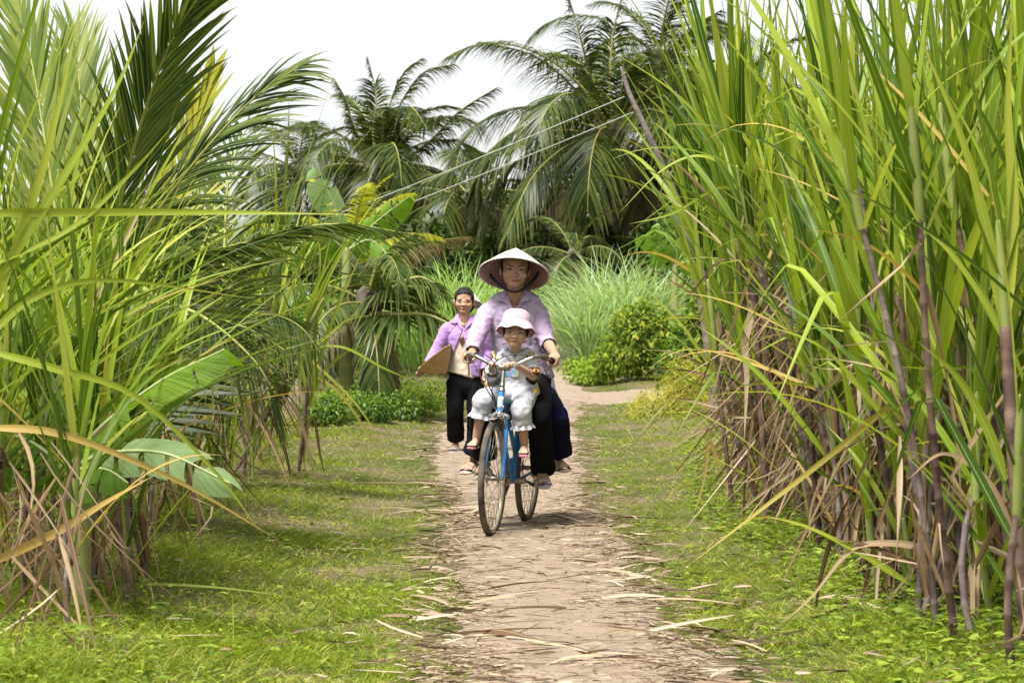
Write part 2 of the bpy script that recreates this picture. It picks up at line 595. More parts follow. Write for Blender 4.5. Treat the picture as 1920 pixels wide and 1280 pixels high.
M['palm_dead'] = leaf_mat('dead palm leaflet', [(0, (0.14, 0.11, 0.07)), (0.5, (0.24, 0.19, 0.12)), (1, (0.33, 0.27, 0.17))], trans=0.15, rough=0.7)
M['grass'] = leaf_mat('grass', [(0, (0.10, 0.15, 0.016)), (0.4, (0.22, 0.27, 0.024)), (0.75, (0.33, 0.37, 0.038)), (0.93, (0.42, 0.43, 0.08)), (1, (0.48, 0.42, 0.20))], trans=0.35, rough=0.5, streak=0.15)
M['weed'] = leaf_mat('weed leaf', [(0, (0.05, 0.095, 0.010)), (0.5, (0.15, 0.215, 0.018)), (1, (0.33, 0.40, 0.045))], trans=0.35, rough=0.42, rib=(0.3, 0.42, 0.12), rib_w=0.08)
M['tall_grass'] = leaf_mat('tall grass blade', [(0, (0.13, 0.24, 0.04)), (0.5, (0.21, 0.34, 0.07)), (1, (0.34, 0.46, 0.16))], trans=0.4, rough=0.38, spec=0.6, rib=(0.5, 0.58, 0.34), rib_w=0.16)
M['tall_grass_pale'] = leaf_mat('pale tall grass blade', [(0, (0.18, 0.28, 0.09)), (0.5, (0.28, 0.40, 0.16)), (1, (0.42, 0.52, 0.28))], trans=0.35, rough=0.36, spec=0.6, rib=(0.55, 0.62, 0.42), rib_w=0.18)
M['shrub'] = leaf_mat('shrub leaf', [(0, (0.045, 0.10, 0.014)), (0.5, (0.09, 0.17, 0.022)), (0.85, (0.16, 0.25, 0.03)), (1, (0.30, 0.35, 0.04))], trans=0.3, rough=0.4, spec=0.5)
M['shrub_bright'] = leaf_mat('bright shrub leaf', [(0, (0.10, 0.20, 0.02)), (0.5, (0.20, 0.32, 0.03)), (0.9, (0.34, 0.42, 0.05)), (1, (0.55, 0.48, 0.05))], trans=0.35, rough=0.42)
M['shrub_mid'] = leaf_mat('mid green shrub leaf', [(0, (0.06, 0.11, 0.014)), (0.4, (0.13, 0.20, 0.02)), (0.85, (0.28, 0.36, 0.035)), (1, (0.46, 0.44, 0.05))], trans=0.3, rough=0.42)
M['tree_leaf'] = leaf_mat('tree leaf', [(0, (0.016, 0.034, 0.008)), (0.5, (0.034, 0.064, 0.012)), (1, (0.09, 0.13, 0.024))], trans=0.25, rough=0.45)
M['vine'] = leaf_mat('yellow vine', [(0, (0.30, 0.30, 0.03)), (0.5, (0.52, 0.47, 0.07)), (1, (0.66, 0.58, 0.14))], trans=0.2, rough=0.55)
M['banana'] = leaf_mat('banana leaf', [(0, (0.12, 0.23, 0.022)), (0.5, (0.17, 0.30, 0.03)), (1, (0.22, 0.34, 0.05))], veins=55, rib=(0.42, 0.50, 0.18), rib_w=0.03, trans=0.42, rough=0.36, spec=0.5, streak=0.18)
M['banana_pale'] = leaf_mat('pale banana leaf', [(0, (0.30, 0.42, 0.19)), (1, (0.36, 0.48, 0.24))], veins=55, rib=(0.5, 0.62, 0.35), rib_w=0.035, trans=0.35, rough=0.4, streak=0.15)
M['stalk'] = solid_mat('cane stalk', (0.065, 0.032, 0.038), (0.22, 0.15, 0.10), scale=9, rough=0.45, bump=0.2, contrast=(.38,.68))
M['stalk_pale'] = solid_mat('waxy cane stalk', (0.10, 0.06, 0.065), (0.26, 0.21, 0.18), scale=8, rough=0.5, bump=0.2)
M['sheath'] = solid_mat('dry sheath', (0.42, 0.30, 0.18), (0.22, 0.14, 0.08), scale=9, rough=0.8, bump=0.4)
M['sheath_green'] = solid_mat('green cane sheath', (0.19, 0.25, 0.05), (0.30, 0.32, 0.10), scale=8, rough=0.5)
M['rachis'] = solid_mat('palm rachis', (0.24, 0.28, 0.05), (0.34, 0.33, 0.09), scale=6, rough=0.5)
M['rachis_far'] = solid_mat('coconut rachis', (0.26, 0.25, 0.06), (0.36, 0.32, 0.10), scale=2, rough=0.5)
M['trunk'] = solid_mat('palm trunk', (0.055, 0.045, 0.035), (0.14, 0.12, 0.095), scale=5, rough=0.9, bump=0.8, bscale=18)
M['bark'] = solid_mat('bark', (0.10, 0.075, 0.055), (0.22, 0.18, 0.14), scale=12, rough=0.9, bump=0.8, bscale=40)
M['pole'] = solid_mat('weathered pole', (0.13, 0.10, 0.085), (0.28, 0.235, 0.20), scale=9, rough=0.9, bump=0.7, bscale=35)
M['coconut'] = solid_mat('coconut', (0.20, 0.24, 0.05), (0.28, 0.27, 0.07), scale=6, rough=0.5)
M['wire'] = solid_mat('wire', (0.55, 0.55, 0.54), rough=0.5)

# ------------------------------------------------------------------ ground and path
def ground_mat():
    m, nt, b = new_mat('earth')
    tc = N(nt, 'ShaderNodeTexCoord'); v = tc.outputs['Object']
    a = noise_n(nt, 1.6, 5, v); c = noise_n(nt, 22, 4, v)
    green = ramp(nt, [(0.3, (0.045, 0.06, 0.014)), (0.7, (0.11, 0.12, 0.032))], c)
    soil = ramp(nt, [(0.3, (0.11, 0.08, 0.05)), (0.7, (0.22, 0.165, 0.11))], c)
    f = N(nt, 'ShaderNodeMapRange'); nt.links.new(a, f.inputs[0]); f.inputs[1].default_value = 0.42; f.inputs[2].default_value = 0.62
    nt.links.new(mixc(nt, f.outputs[0], green, soil), b.inputs['Base Color'])
    b.inputs['Roughness'].default_value = 0.95; b.inputs['Specular IOR Level'].default_value = 0.1
    bn = N(nt, 'ShaderNodeBump'); bn.inputs['Strength'].default_value = 0.7; bn.inputs['Distance'].default_value = 0.02
    nt.links.new(noise_n(nt, 45, 5, v), bn.inputs['Height']); nt.links.new(bn.outputs[0], b.inputs['Normal'])
    return m
def path_mat():
    m, nt, b = new_mat('trodden earth')
    tc = N(nt, 'ShaderNodeTexCoord'); v = tc.outputs['Object']
    mp = N(nt, 'ShaderNodeMapping'); nt.links.new(v, mp.inputs[0]); mp.inputs['Scale'].default_value = (0.6, 1.6, 1)
    a = noise_n(nt, 1.7, 6, mp.outputs[0], 0.65); c = noise_n(nt, 60, 5, v, 0.7); e = noise_n(nt, 9, 5, mp.outputs[0], 0.65)
    base = ramp(nt, [(0.28, (0.20, 0.15, 0.105)), (0.48, (0.31, 0.24, 0.17)), (0.68, (0.40, 0.325, 0.24))], a)
    base = mixc(nt, 0.55, base, ramp(nt, [(0.3, (0.20, 0.145, 0.10)), (0.65, (0.40, 0.325, 0.24))], e))
    base = mixc(nt, 0.35, base, ramp(nt, [(0.3, (0.17, 0.12, 0.085)), (0.7, (0.42, 0.34, 0.25))], c))
    nt.links.new(base, b.inputs['Base Color'])
    b.inputs['Roughness'].default_value = 0.9; b.inputs['Specular IOR Level'].default_value = 0.15
    bn = N(nt, 'ShaderNodeBump'); bn.inputs['Strength'].default_value = 0.9; bn.inputs['Distance'].default_value = 0.02
    nt.links.new(math_n(nt, 'ADD', noise_n(nt, 70, 4, v), math_n(nt, 'MULTIPLY', e, 1.5)), bn.inputs['Height']); nt.links.new(bn.outputs[0], b.inputs['Normal'])
    return m
M['ground'] = ground_mat(); M['path'] = path_mat()

def grid(xs, ys, zf):
    X, Y = np.meshgrid(xs, ys)
    v = np.stack([X.ravel(), Y.ravel(), zf(X, Y).ravel()], -1)
    nx, ny = len(xs), len(ys)
    i = (np.arange(ny - 1)[:, None] * nx + np.arange(nx - 1)[None]).ravel()
    return v, np.stack([i, i + 1, i + nx + 1, i + nx], -1)
xs = np.concatenate([[-900, -400, -200, -100, -60, -40, -28, -20, -14, -10, -8], np.arange(-6, 6.01, 0.15), [8, 10, 14, 20, 28, 40, 60, 100, 200, 400, 900]])
ys = np.concatenate([[-60, -20, -5, 0, 3], np.arange(5, 42, 0.2), np.arange(42, 70, 1.0), [72, 76, 82, 90, 100, 120, 150, 200, 300, 500, 900, 1600]])
gv, gf = grid(xs, ys, gz)
ground = mesh_obj('ground', np_mesh('ground', gv, gf), M['ground'])
tag(ground, 'rough earth under the grass beside the path', 'ground', kind='structure')

PATH = np.array([[3, -.30, .85], [6, -.27, .80], [8.93, -.21, .76], [10.97, -.25, .68], [12.0, -.31, .65], [14.9, -.36, .62], [17.9, -.45, .55],
                 [20.5, -.62, .56], [23.2, -.80, .64], [28.5, -.75, .74], [34, -.35, .95], [38, 0.25, 1.25], [44, .45, 1.2], [52, .55, 1.2], [66, .55, 1.3]])
def path_edges(y):
    return np.interp(y, PATH[:, 0], PATH[:, 1]), np.interp(y, PATH[:, 0], PATH[:, 2])
def wob(y, s):
    return 0.045 * np.sin(1.1 * y + s) + 0.03 * np.sin(2.7 * y + 2 * s) + 0.015 * np.sin(7.7 * y + 3 * s)
py_ = np.arange(3, 66, 0.08)
pl, pr = path_edges(py_)
pl = pl + wob(py_, 1.0); pr = pr + wob(py_, 4.0)
cols = np.linspace(0, 1, 15)
PX = pl[:, None] + (pr - pl)[:, None] * cols[None]
PY = np.repeat(py_[:, None], 15, 1)
edge = np.minimum(cols, 1 - cols)
PZ = gz(PX, PY) + np.clip(edge * 0.16 - 0.006, -0.006, 0.018)[None] + (0.004 * np.sin(9 * PY + 5 * PX) + 0.003 * np.sin(23 * PY - 11 * PX)) * (edge > 0.05)[None] - 0.006 * np.exp(-((cols[None] - .46 - .05 * np.sin(.9 * PY)) / .07) ** 2)
i = (np.arange(len(py_) - 1)[:, None] * 15 + np.arange(14)[None]).ravel()
pm = np_mesh('path', np.stack([PX.ravel(), PY.ravel(), PZ.ravel()], -1), np.stack([i, i + 1, i + 16, i + 15], -1))
tag(mesh_obj('path', pm, M['path']), 'narrow trodden earth path strewn with dry cane leaves', 'path', kind='structure')
sx = np.arange(0.9, 9, 0.12)
sy0 = 34.6 + 0.2 * np.sin(2 * sx) + 0.10 * np.sin(5 * sx) + 0.02 * sx ** 2; sy1 = 39.5 + 0.25 * np.sin(1.7 * sx + 1) + 0.03 * sx ** 2
SX = np.repeat(sx[:, None], 9, 1); SY = sy0[:, None] + (sy1 - sy0)[:, None] * np.linspace(0, 1, 9)[None]
SZ = gz(SX, SY) + np.array([-.006, .006, .011, .012, .012, .012, .011, .006, -.006])[None]
i = (np.arange(len(sx) - 1)[:, None] * 9 + np.arange(8)[None]).ravel()
sm = np_mesh('side_path', np.stack([SX.ravel(), SY.ravel(), SZ.ravel()], -1), np.stack([i, i + 9, i + 10, i + 1], -1))
tag(mesh_obj('side_path', sm, M['path']), 'bare earth side path branching right before the shrubs', 'path', kind='structure')

# ------------------------------------------------------------------ bicycle
M['blue'] = solid_mat('blue paint', (0.02, 0.15, 0.46), (0.04, 0.22, 0.55), scale=9, rough=0.3, spec=0.5)
M['chrome'] = solid_mat('worn chrome', (0.62, 0.62, 0.60), (0.42, 0.41, 0.39), scale=25, rough=0.25, metal=1.0)
M['steel'] = solid_mat('dull steel', (0.36, 0.33, 0.29), (0.24, 0.21, 0.18), scale=25, rough=0.45, metal=0.8)
M['rubber'] = solid_mat('dusty tyre', (0.045, 0.040, 0.036), (0.17, 0.135, 0.10), scale=7, rough=0.85, bump=0.4, bscale=180)
M['rim'] = solid_mat('dusty rim', (0.42, 0.36, 0.28), (0.30, 0.25, 0.19), scale=12, rough=0.5, metal=0.3)
M['black'] = solid_mat('black plastic', (0.018, 0.018, 0.02), (0.05, 0.047, 0.045), scale=20, rough=0.5)
M['cable'] = solid_mat('black cable', (0.03, 0.03, 0.033), rough=0.45)
M['decal'] = solid_mat('silver decal', (0.70, 0.72, 0.74), (0.25, 0.35, 0.5), scale=40, rough=0.35)
M['seat_pad'] = solid_mat('dark green pad', (0.02, 0.07, 0.055), (0.03, 0.11, 0.08), scale=30, rough=0.6)

TH = 11.5
FC = Vector(((921 - 960) * 14.68 / F, 14.68, 0.0))          # where the front tyre meets the path
bike = empty('bicycle', FC, (R(-1.5), 0, R(-(90 + TH))))
tag(bike, 'old blue step-through bicycle with chrome handlebar carrying three riders', 'bicycle')
bpy.context.view_layer.update()
BM = Matrix.Translation(FC) @ Matrix.Rotation(R(-(90 + TH)), 4, 'Z') @ Matrix.Rotation(R(-1.5), 4, 'X')
def B(x, y, z):
    return BM @ Vector((x, y, z))
RW = 0.334
def wheel(x):
    Mw = Matrix.Translation((x, 0, RW)) @ Matrix.Rotation(R(90), 4, 'X')
    o = bpy.data.objects.new('wheel', None); o.location = (0, 0, 0); link(o, bike)
    tr = 0.019
    prof = [(RW - tr + tr * math.cos(a), tr * 1.0 * math.sin(a)) for a in np.linspace(-2.5, 2.5, 15)]
    part('tyre', lathe(prof, 72, Mw, closed=True), M['rubber'], o)
    rp = [(0.292, -.0125), (0.304, -.014), (0.304, -.011), (0.296, -.006), (0.294, 0.0), (0.296, .006), (0.304, .011), (0.304, .014), (0.292, .0125), (0.287, .006), (0.286, 0), (0.287, -.006)]
    part('rim', lathe(rp, 72, Mw, closed=True), M['rim'], o)
    hp = [(0.004, -.062), (0.008, -.062), (0.008, -.045), (0.012, -.04), (0.026, -.036), (0.026, -.032), (0.014, -.026), (0.014, .026), (0.026, .032), (0.026, .036), (0.012, .04), (0.008, .045), (0.008, .062), (0.004, .062)]
    part('hub', lathe(hp, 20, Mw, closed=True), M['steel'], o)
    sp = py_mesh('spoke', [tube([(0, 0, 0), (0, 0, 1)], [0.0013, 0.0013], seg=5, n=3, round_cap=False)])
    sp.materials.append(M['steel'])
    for k in range(36):
        a = 2 * math.pi * k / 36
        s = 1 if k % 2 else -1
        tw = 0.62 if (k // 2) % 2 else -0.62
        p0 = Vector((x + 0.024 * math.cos(a + tw), s * 0.034, RW + 0.024 * math.sin(a + tw)))
        p1 = Vector((x + 0.288 * math.cos(a), s * 0.002, RW + 0.288 * math.sin(a)))
        c = bpy.data.objects.new('spoke', sp)
        d = p1 - p0
        c.matrix_local = Matrix.Translation(p0) @ d.to_track_quat('Z', 'Y').to_matrix().to_4x4() @ Matrix.Diagonal((1, 1, d.length, 1))
        link(c, o)
    return o
wf = wheel(0.0); wr = wheel(-1.04)
BB = Vector((-0.60, 0, 0.285))
HT0, HT1 = Vector((-0.145, 0, 0.705)), Vector((-0.190, 0, 0.825))
CL = Vector((-0.235, 0, 0.965))
part('head_tube', tube([HT0, HT1], [0.0185, 0.0185], seg=16), M['blue'], bike)
hb = part('head_badge', [tube([HT0.lerp(HT1, .2) + Vector((0.0015, 0, 0)), HT0.lerp(HT1, .75) + Vector((0.0015, 0, 0))], [0.0182, 0.0182], seg=16, round_cap=False)], M['decal'], bike)
part('down_tube', tube([HT0 + Vector((-.01, 0, .02)), (-0.34, 0, 0.47), BB], [0.017, 0.017, 0.018], seg=14, n=12), M['blue'], bike)
part('top_tube', tube([HT1 + Vector((-.01, 0, -.03)), (-0.40, 0, 0.66), (-0.63, 0, 0.45)], [0.014, 0.014, 0.014], seg=12, n=12), M['blue'], bike)
part('seat_tube', tube([BB, (-0.735, 0, 0.70)], [0.0165, 0.0165], seg=14), M['blue'], bike)
part('seat_post', tube([(-0.73, 0, 0.69), (-0.755, 0, 0.775)], [0.0125, 0.0125]), M['chrome'], bike)
mesh_obj('saddle', union('saddle', [ellip((-0.79, 0, 0.795), (0.13, 0.10, 0.03)), tube([(-0.80, 0, 0.80), (-0.62, 0, 0.80)], [0.05, 0.022])], 0.008, 3), M['black'], bike)
for s in (1, -1):
    part('chain_stay', tube([BB + Vector((0, s * .02, 0)), (-0.8, s * .05, .31), (-1.04, s * .058, RW)], [0.010, 0.010, 0.008]), M['blue'], bike)
    part('seat_stay', tube([(-0.735, s * .014, 0.69), (-0.88, s * .045, .52), (-1.04, s * .058, RW)], [0.008, 0.008, 0.008]), M['blue'], bike)
    part('fork_blade', tube([(-0.135, s * .038, .675), (-0.10, s * .050, .585), (-0.055, s * .054, .45), (0.0, s * .056, RW)], [0.0125, 0.0135, 0.012, 0.008], seg=12, n=14), M['blue'], bike)
part('fork_crown', [tube([(-0.137, -.05, .685), (-0.137, 0, .697), (-0.137, .05, .685)], [0.014, 0.017, 0.014], seg=12), box((-.115, 0, .675), (.05, .085, .012))], M['chrome'], bike)
fa = np.linspace(R(48), R(150), 12)
part('front_mudguard', tube([(0.350 * math.cos(a), 0, RW + 0.350 * math.sin(a)) for a in np.linspace(R(78), R(118), 6)], [(.003, .024)] * 6, ref=(1, 0, 0.3), seg=10, n=10), M['steel'], bike)
part('rear_mudguard', tube([(-1.04 + 0.352 * math.cos(a), 0, RW + 0.352 * math.sin(a)) for a in np.linspace(R(20), R(200), 10)], [(.003, .024)] * 10, ref=(0, 0, 1), seg=10, n=28), M['blue'], bike)
br = part('brake', [tube([(-0.098, .045, .63), (-0.10, .035, .69), (-0.10, .008, .712)], [.007, .007, .006]), tube([(-0.098, -.045, .63), (-0.10, -.035, .69), (-0.10, -.008, .712)], [.007, .007, .006]),
                      tube([(-0.10, .01, .70), (-0.085, .035, .745)], [.005, .005])], M['chrome'], bike)
for s in (1, -1): part('brake_pad', box((-0.098, s * .026, .615), (.05, .014, .016)), M['black'], br)
part('stem', [tube([HT1 + Vector((-.003, 0, .005)), CL + Vector((.0, 0, -.012))], [0.0125, 0.0125]), tube([CL + Vector((0, -.024, 0)), CL + Vector((0, .024, 0))], [0.0195, 0.0195]),
              ], M['steel'], bike)
part('headset', [tube([HT1 + Vector((.0, 0, 0)), HT1 + Vector((-.008, 0, .022))], [0.021, 0.018], round_cap=False), tube([HT1 + Vector((-.012, 0, .03)), HT1 + Vector((-.02, 0, .05))], [0.017, 0.015], round_cap=False)], M['chrome'], bike)
part('bell', ellip(CL + Vector((-.003, 0, .022)), (.014, .014, .010)), M['chrome'], bike)
def bar(s):
    return [CL, CL + Vector((.018, s * .05, .006)), CL + Vector((.012, s * .13, .046)), CL + Vector((-.015, s * .195, .070)), CL + Vector((-.075, s * .232, .068)), CL + Vector((-.15, s * .243, .050)), CL + Vector((-.27, s * .25, .030))]
hbpts = list(reversed(bar(-1))) + bar(1)[1:]
part('handlebar', tube(hbpts, [0.0112] * len(hbpts), seg=14, n=60), M['chrome'], bike)
for s in (1, -1):
    g0 = CL + Vector((-.145, s * .2425, .052)); g1 = CL + Vector((-.275, s * .25, .029))
    part('grip', tube([g0, g1], [0.0155, 0.0145]), M['black'], bike)
    lv = part('brake_lever', [tube([CL + Vector((-.085, s * .236, .045)), CL + Vector((-.075, s * .228, .005)), CL + Vector((-.115, s * .232, -.03)), CL + Vector((-.17, s * .245, -.055))], [(.006, .006), (.007, .004), (.007, .004), (.006, .004)], n=12)], M['steel'], bike)
def cable(pts):
    part('cable', tube(pts, [0.0032] * len(pts), seg=6, n=26), M['cable'], bike)
cable([CL + Vector((-.09, -.235, .05)), CL + Vector((.05, -.17, .02)), CL + Vector((.07, -.10, -.10)), CL + Vector((.02, -.055, -.19)), (-0.13, -.03, .74), (-0.10, .0, .71)])
cable([CL + Vector((-.09, .235, .05)), CL + Vector((.04, .16, .075)), CL + Vector((.06, .04, .075)), CL + Vector((.05, -.05, .02)), CL + Vector((.04, -.085, -.08)), CL + Vector((.01, -.04, -.20)), (-0.25, -.02, .60)])
cable([CL + Vector((-.05, -.22, .06)), CL + Vector((.06, -.13, .085)), CL + Vector((.07, -.045, .03)), CL + Vector((.05, -.03, -.06)), CL + Vector((.04, -.06, -.14)), CL + Vector((0, -.03, -.26)), (-0.3, -.015, .55)])
cr = part('crank', [tube([BB + Vector((0, .055, 0)), BB + Vector((-.10, .075, -.015)), BB + Vector((-.155, .08, -.03))], [.010, .009, .011]), tube([BB + Vector((0, -.055, 0)), BB + Vector((.155, -.08, .03))], [.010, .011]),
                    tube([BB + Vector((0, -.06, 0)), BB + Vector((0, .06, 0))], [.02, .02])], M['steel'], bike)
part('chainring', lathe([(.05, -.002), (.09, -.002), (.093, 0), (.09, .002), (.05, .002)], 36, Matrix.Translation(BB + Vector((0, -.045, 0))) @ Matrix.Rotation(R(90), 4, 'X'), closed=True), M['steel'], cr)
PEDL = BB + Vector((-.155, .135, -.03)); PEDR = BB + Vector((.155, -.135, .03))
for pc, s in ((PEDL, 1), (PEDR, -1)):
    part('pedal', [box(pc + Vector((0.03, 0, 0)), (.022, .085, .022)), box(pc + Vector((-.03, 0, 0)), (.022, .085, .022)), tube([pc + Vector((0, -s * .055, 0)), pc + Vector((0, s * .04, 0))], [.008, .008])], M['black'], bike)
part('chain_guard', [tube([(-0.56, -.065, .335), (-0.80, -.065, .375), (-1.02, -.065, .375)], [(.004, .028)] * 3, ref=(0, 1, 0), seg=8)], M['blue'], bike)
part('chain', [tube([BB + Vector((.02, -.045, .088)), (-0.8, -.05, .40), (-1.04, -.05, RW + .035)], [.004] * 3, seg=6), tube([BB + Vector((0, -.045, -.09)), (-0.8, -.05, .265), (-1.04, -.05, RW - .035)], [.004] * 3, seg=6)], M['steel'], bike)
part('kickstand', tube([(-0.92, .05, .30), (-0.99, .055, .285), (-1.22, .065, .275)], [.008, .008, .006]), M['steel'], bike)
rk = part('rear_rack', [tube([(-0.80, s * .055, .722), (-1.36, s * .055, .722)], [.006, .006]) for s in (1, -1)] + [tube([(x, -.06, .722), (x, .06, .722)], [.005, .005]) for x in (-.82, -1.0, -1.18, -1.36)]
          + [tube([(-1.04, s * .066, RW), (-1.12, s * .06, .72)], [.005, .005]) for s in (1, -1)], M['steel'], bike)
part('rack_cushion', [box((-1.12, 0, .742), (.40, .17, .035))], M['black'], rk)
cs = part('child_seat', [tube([(-.33, 0, .755), (-.50, 0, .755)], [(.075, .02), (.085, .02)], ref=(0, 1, 0)), tube([(-.36, 0, .735), (-.38, 0, .63)], [.010, .010]), tube([(-.48, 0, .74), (-.73, 0, .715)], [.010, .010])], M['seat_pad'], bike)

# ------------------------------------------------------------------ people
M['skin'] = solid_mat('tanned skin', (0.44, 0.255, 0.165), (0.50, 0.30, 0.20), scale=14, rough=0.5, sss=0.08)
M['skin_child'] = solid_mat('child skin', (0.50, 0.31, 0.205), (0.56, 0.355, 0.245), scale=14, rough=0.5, sss=0.08)
M['lip'] = solid_mat('lips', (0.29, 0.125, 0.085), rough=0.5)
M['sclera'] = solid_mat('eye white', (0.55, 0.50, 0.46), rough=0.3)
M['iris'] = solid_mat('dark iris', (0.012, 0.008, 0.006), rough=0.15, spec=0.6)
M['teeth'] = solid_mat('teeth', (0.50, 0.45, 0.40), rough=0.5)
M['hair'] = solid_mat('black hair', (0.010, 0.008, 0.008), (0.022, 0.018, 0.016), scale=40, rough=0.55, spec=0.22, bump=0.6, bscale=90)
M['nail'] = solid_mat('toenail', (0.55, 0.33, 0.26), rough=0.3)
M['trousers'] = solid_mat('black trousers', (0.006, 0.006, 0.007), (0.010, 0.010, 0.012), scale=8, rough=0.9, spec=0.08, bump=0.25, bscale=14)
M['navy'] = solid_mat('navy trousers', (0.006, 0.007, 0.018), (0.008, 0.014, 0.10), scale=3, rough=0.8, spec=0.15, contrast=(.45,.75))
M['white'] = solid_mat('white cotton', (0.52, 0.52, 0.56), (0.60, 0.60, 0.64), scale=30, rough=0.85, spec=0.15, bump=0.12, bscale=30)
M['pink_hat'] = solid_mat('pale pink hat cotton', (0.55, 0.38, 0.44), (0.63, 0.48, 0.53), scale=28, rough=0.85, spec=0.15, bump=0.2, bscale=60)
M['pink_in'] = solid_mat('pink hat lining', (0.62, 0.33, 0.40), (0.68, 0.41, 0.47), scale=24, rough=0.85, spec=0.15)
M['lilac'] = solid_mat('lilac cotton', (0.38, 0.22, 0.54), (0.45, 0.28, 0.60), scale=12, rough=0.8, spec=0.2, bump=0.3, bscale=25)
M['beige'] = solid_mat('cream tee', (0.60, 0.50, 0.39), (0.66, 0.57, 0.46), scale=12, rough=0.85, spec=0.15)
M['hat_palm'] = solid_mat('pale palm-leaf hat', (0.76, 0.71, 0.62), (0.86, 0.83, 0.76), scale=30, rough=0.55, spec=0.3)
M['hat_brown'] = solid_mat('tan palm-leaf hat', (0.33, 0.215, 0.085), (0.43, 0.30, 0.13), scale=14, rough=0.6, spec=0.25, bump=0.2, bscale=60)
M['strap'] = solid_mat('black cloth strap', (0.012, 0.012, 0.014), rough=0.8)
M['slipper_pink'] = solid_mat('pink foam', (0.62, 0.16, 0.25), (0.70, 0.24, 0.32), scale=30, rough=0.6)
M['slipper_red'] = solid_mat('dusty rose foam', (0.36, 0.12, 0.12), (0.45, 0.18, 0.17), scale=30, rough=0.6)
M['slipper_blue'] = solid_mat('pale blue plastic', (0.36, 0.48, 0.80), (0.44, 0.56, 0.86), scale=30, rough=0.5)
M['slipper_beige'] = solid_mat('beige plastic', (0.50, 0.41, 0.30), (0.58, 0.49, 0.38), scale=30, rough=0.55)
M['slipper_clear'] = solid_mat('translucent grey strap', (0.48, 0.43, 0.44), (0.60, 0.55, 0.56), scale=60, rough=0.35)
M['brown_band'] = solid_mat('brown knit', (0.10, 0.028, 0.022), rough=0.8)
M['gold'] = solid_mat('gold pendant', (0.7, 0.5, 0.2), rough=0.3, metal=0.8)
def knit_mat():
    m, nt, b = new_mat('yellow zigzag knit')
    tc = N(nt, 'ShaderNodeTexCoord'); v = noise_n(nt, 75, 1, tc.outputs['Object'])
    nt.links.new(ramp(nt, [(0.46, (0.10, 0.03, 0.02)), (0.50, (0.62, 0.36, 0.06)), (0.62, (0.72, 0.5, 0.14))], v), b.inputs['Base Color'])
    b.inputs['Roughness'].default_value = 0.85
    return m
M['knit'] = knit_mat()
def tiedye():
    m, nt, b = new_mat('lilac and white batik cotton')
    tc = N(nt, 'ShaderNodeTexCoord'); v = tc.outputs['Object']
    a = noise_n(nt, 8, 4, v, 0.6); c = noise_n(nt, 34, 3, v, 0.6)
    base = ramp(nt, [(0.34, (0.50, 0.46, 0.59)), (0.5, (0.53, 0.42, 0.56)), (0.66, (0.48, 0.32, 0.50))], a)
    st = ramp(nt, [(0.52, (1, 1, 1)), (0.60, (0.68, 0.50, 0.76)), (0.70, (0.92, 0.84, 0.95))], c)
    nt.links.new(mixc(nt, 0.75, base, st, 'MULTIPLY'), b.inputs['Base Color'])
    b.inputs['Roughness'].default_value = 0.8; b.inputs['Specular IOR Level'].default_value = 0.2
    bn = N(nt, 'ShaderNodeBump'); bn.inputs['Strength'].default_value = 0.35; bn.inputs['Distance'].default_value = 0.01
    nt.links.new(noise_n(nt, 22, 4, v), bn.inputs['Height']); nt.links.new(bn.outputs[0], b.inputs['Normal'])
    return m
M['batik'] = tiedye()
def hat_in():
    m, nt, b = new_mat('hat lining with hoops')
    tc = N(nt, 'ShaderNodeTexCoord'); v = tc.outputs['Object']
    nt.links.new(ramp(nt, [(0.35, (0.52, 0.34, 0.29)), (0.55, (0.42, 0.22, 0.20)), (0.7, (0.58, 0.42, 0.35))], noise_n(nt, 20, 3, v)), b.inputs['Base Color'])
    b.inputs['Roughness'].default_value = 0.7
    return m
M['hat_in'] = hat_in()
def print_mat():
    m, nt, b = new_mat('child shirt print')
    tc = N(nt, 'ShaderNodeTexCoord')
    vo = N(nt, 'ShaderNodeTexVoronoi'); vo.inputs['Scale'].default_value = 42; nt.links.new(tc.outputs['Object'], vo.inputs['Vector'])
    nt.links.new(ramp(nt, [(0.0, (0.75, 0.16, 0.38)), (0.28, (0.70, 0.74, 0.82)), (0.45, (0.16, 0.42, 0.70)), (0.62, (0.30, 0.52, 0.78)), (0.78, (0.25, 0.55, 0.30)), (1.0, (0.78, 0.66, 0.15))], vo.outputs['Color']), b.inputs['Base Color'])
    b.inputs['Roughness'].default_value = 0.8
    return m
M['print'] = print_mat()

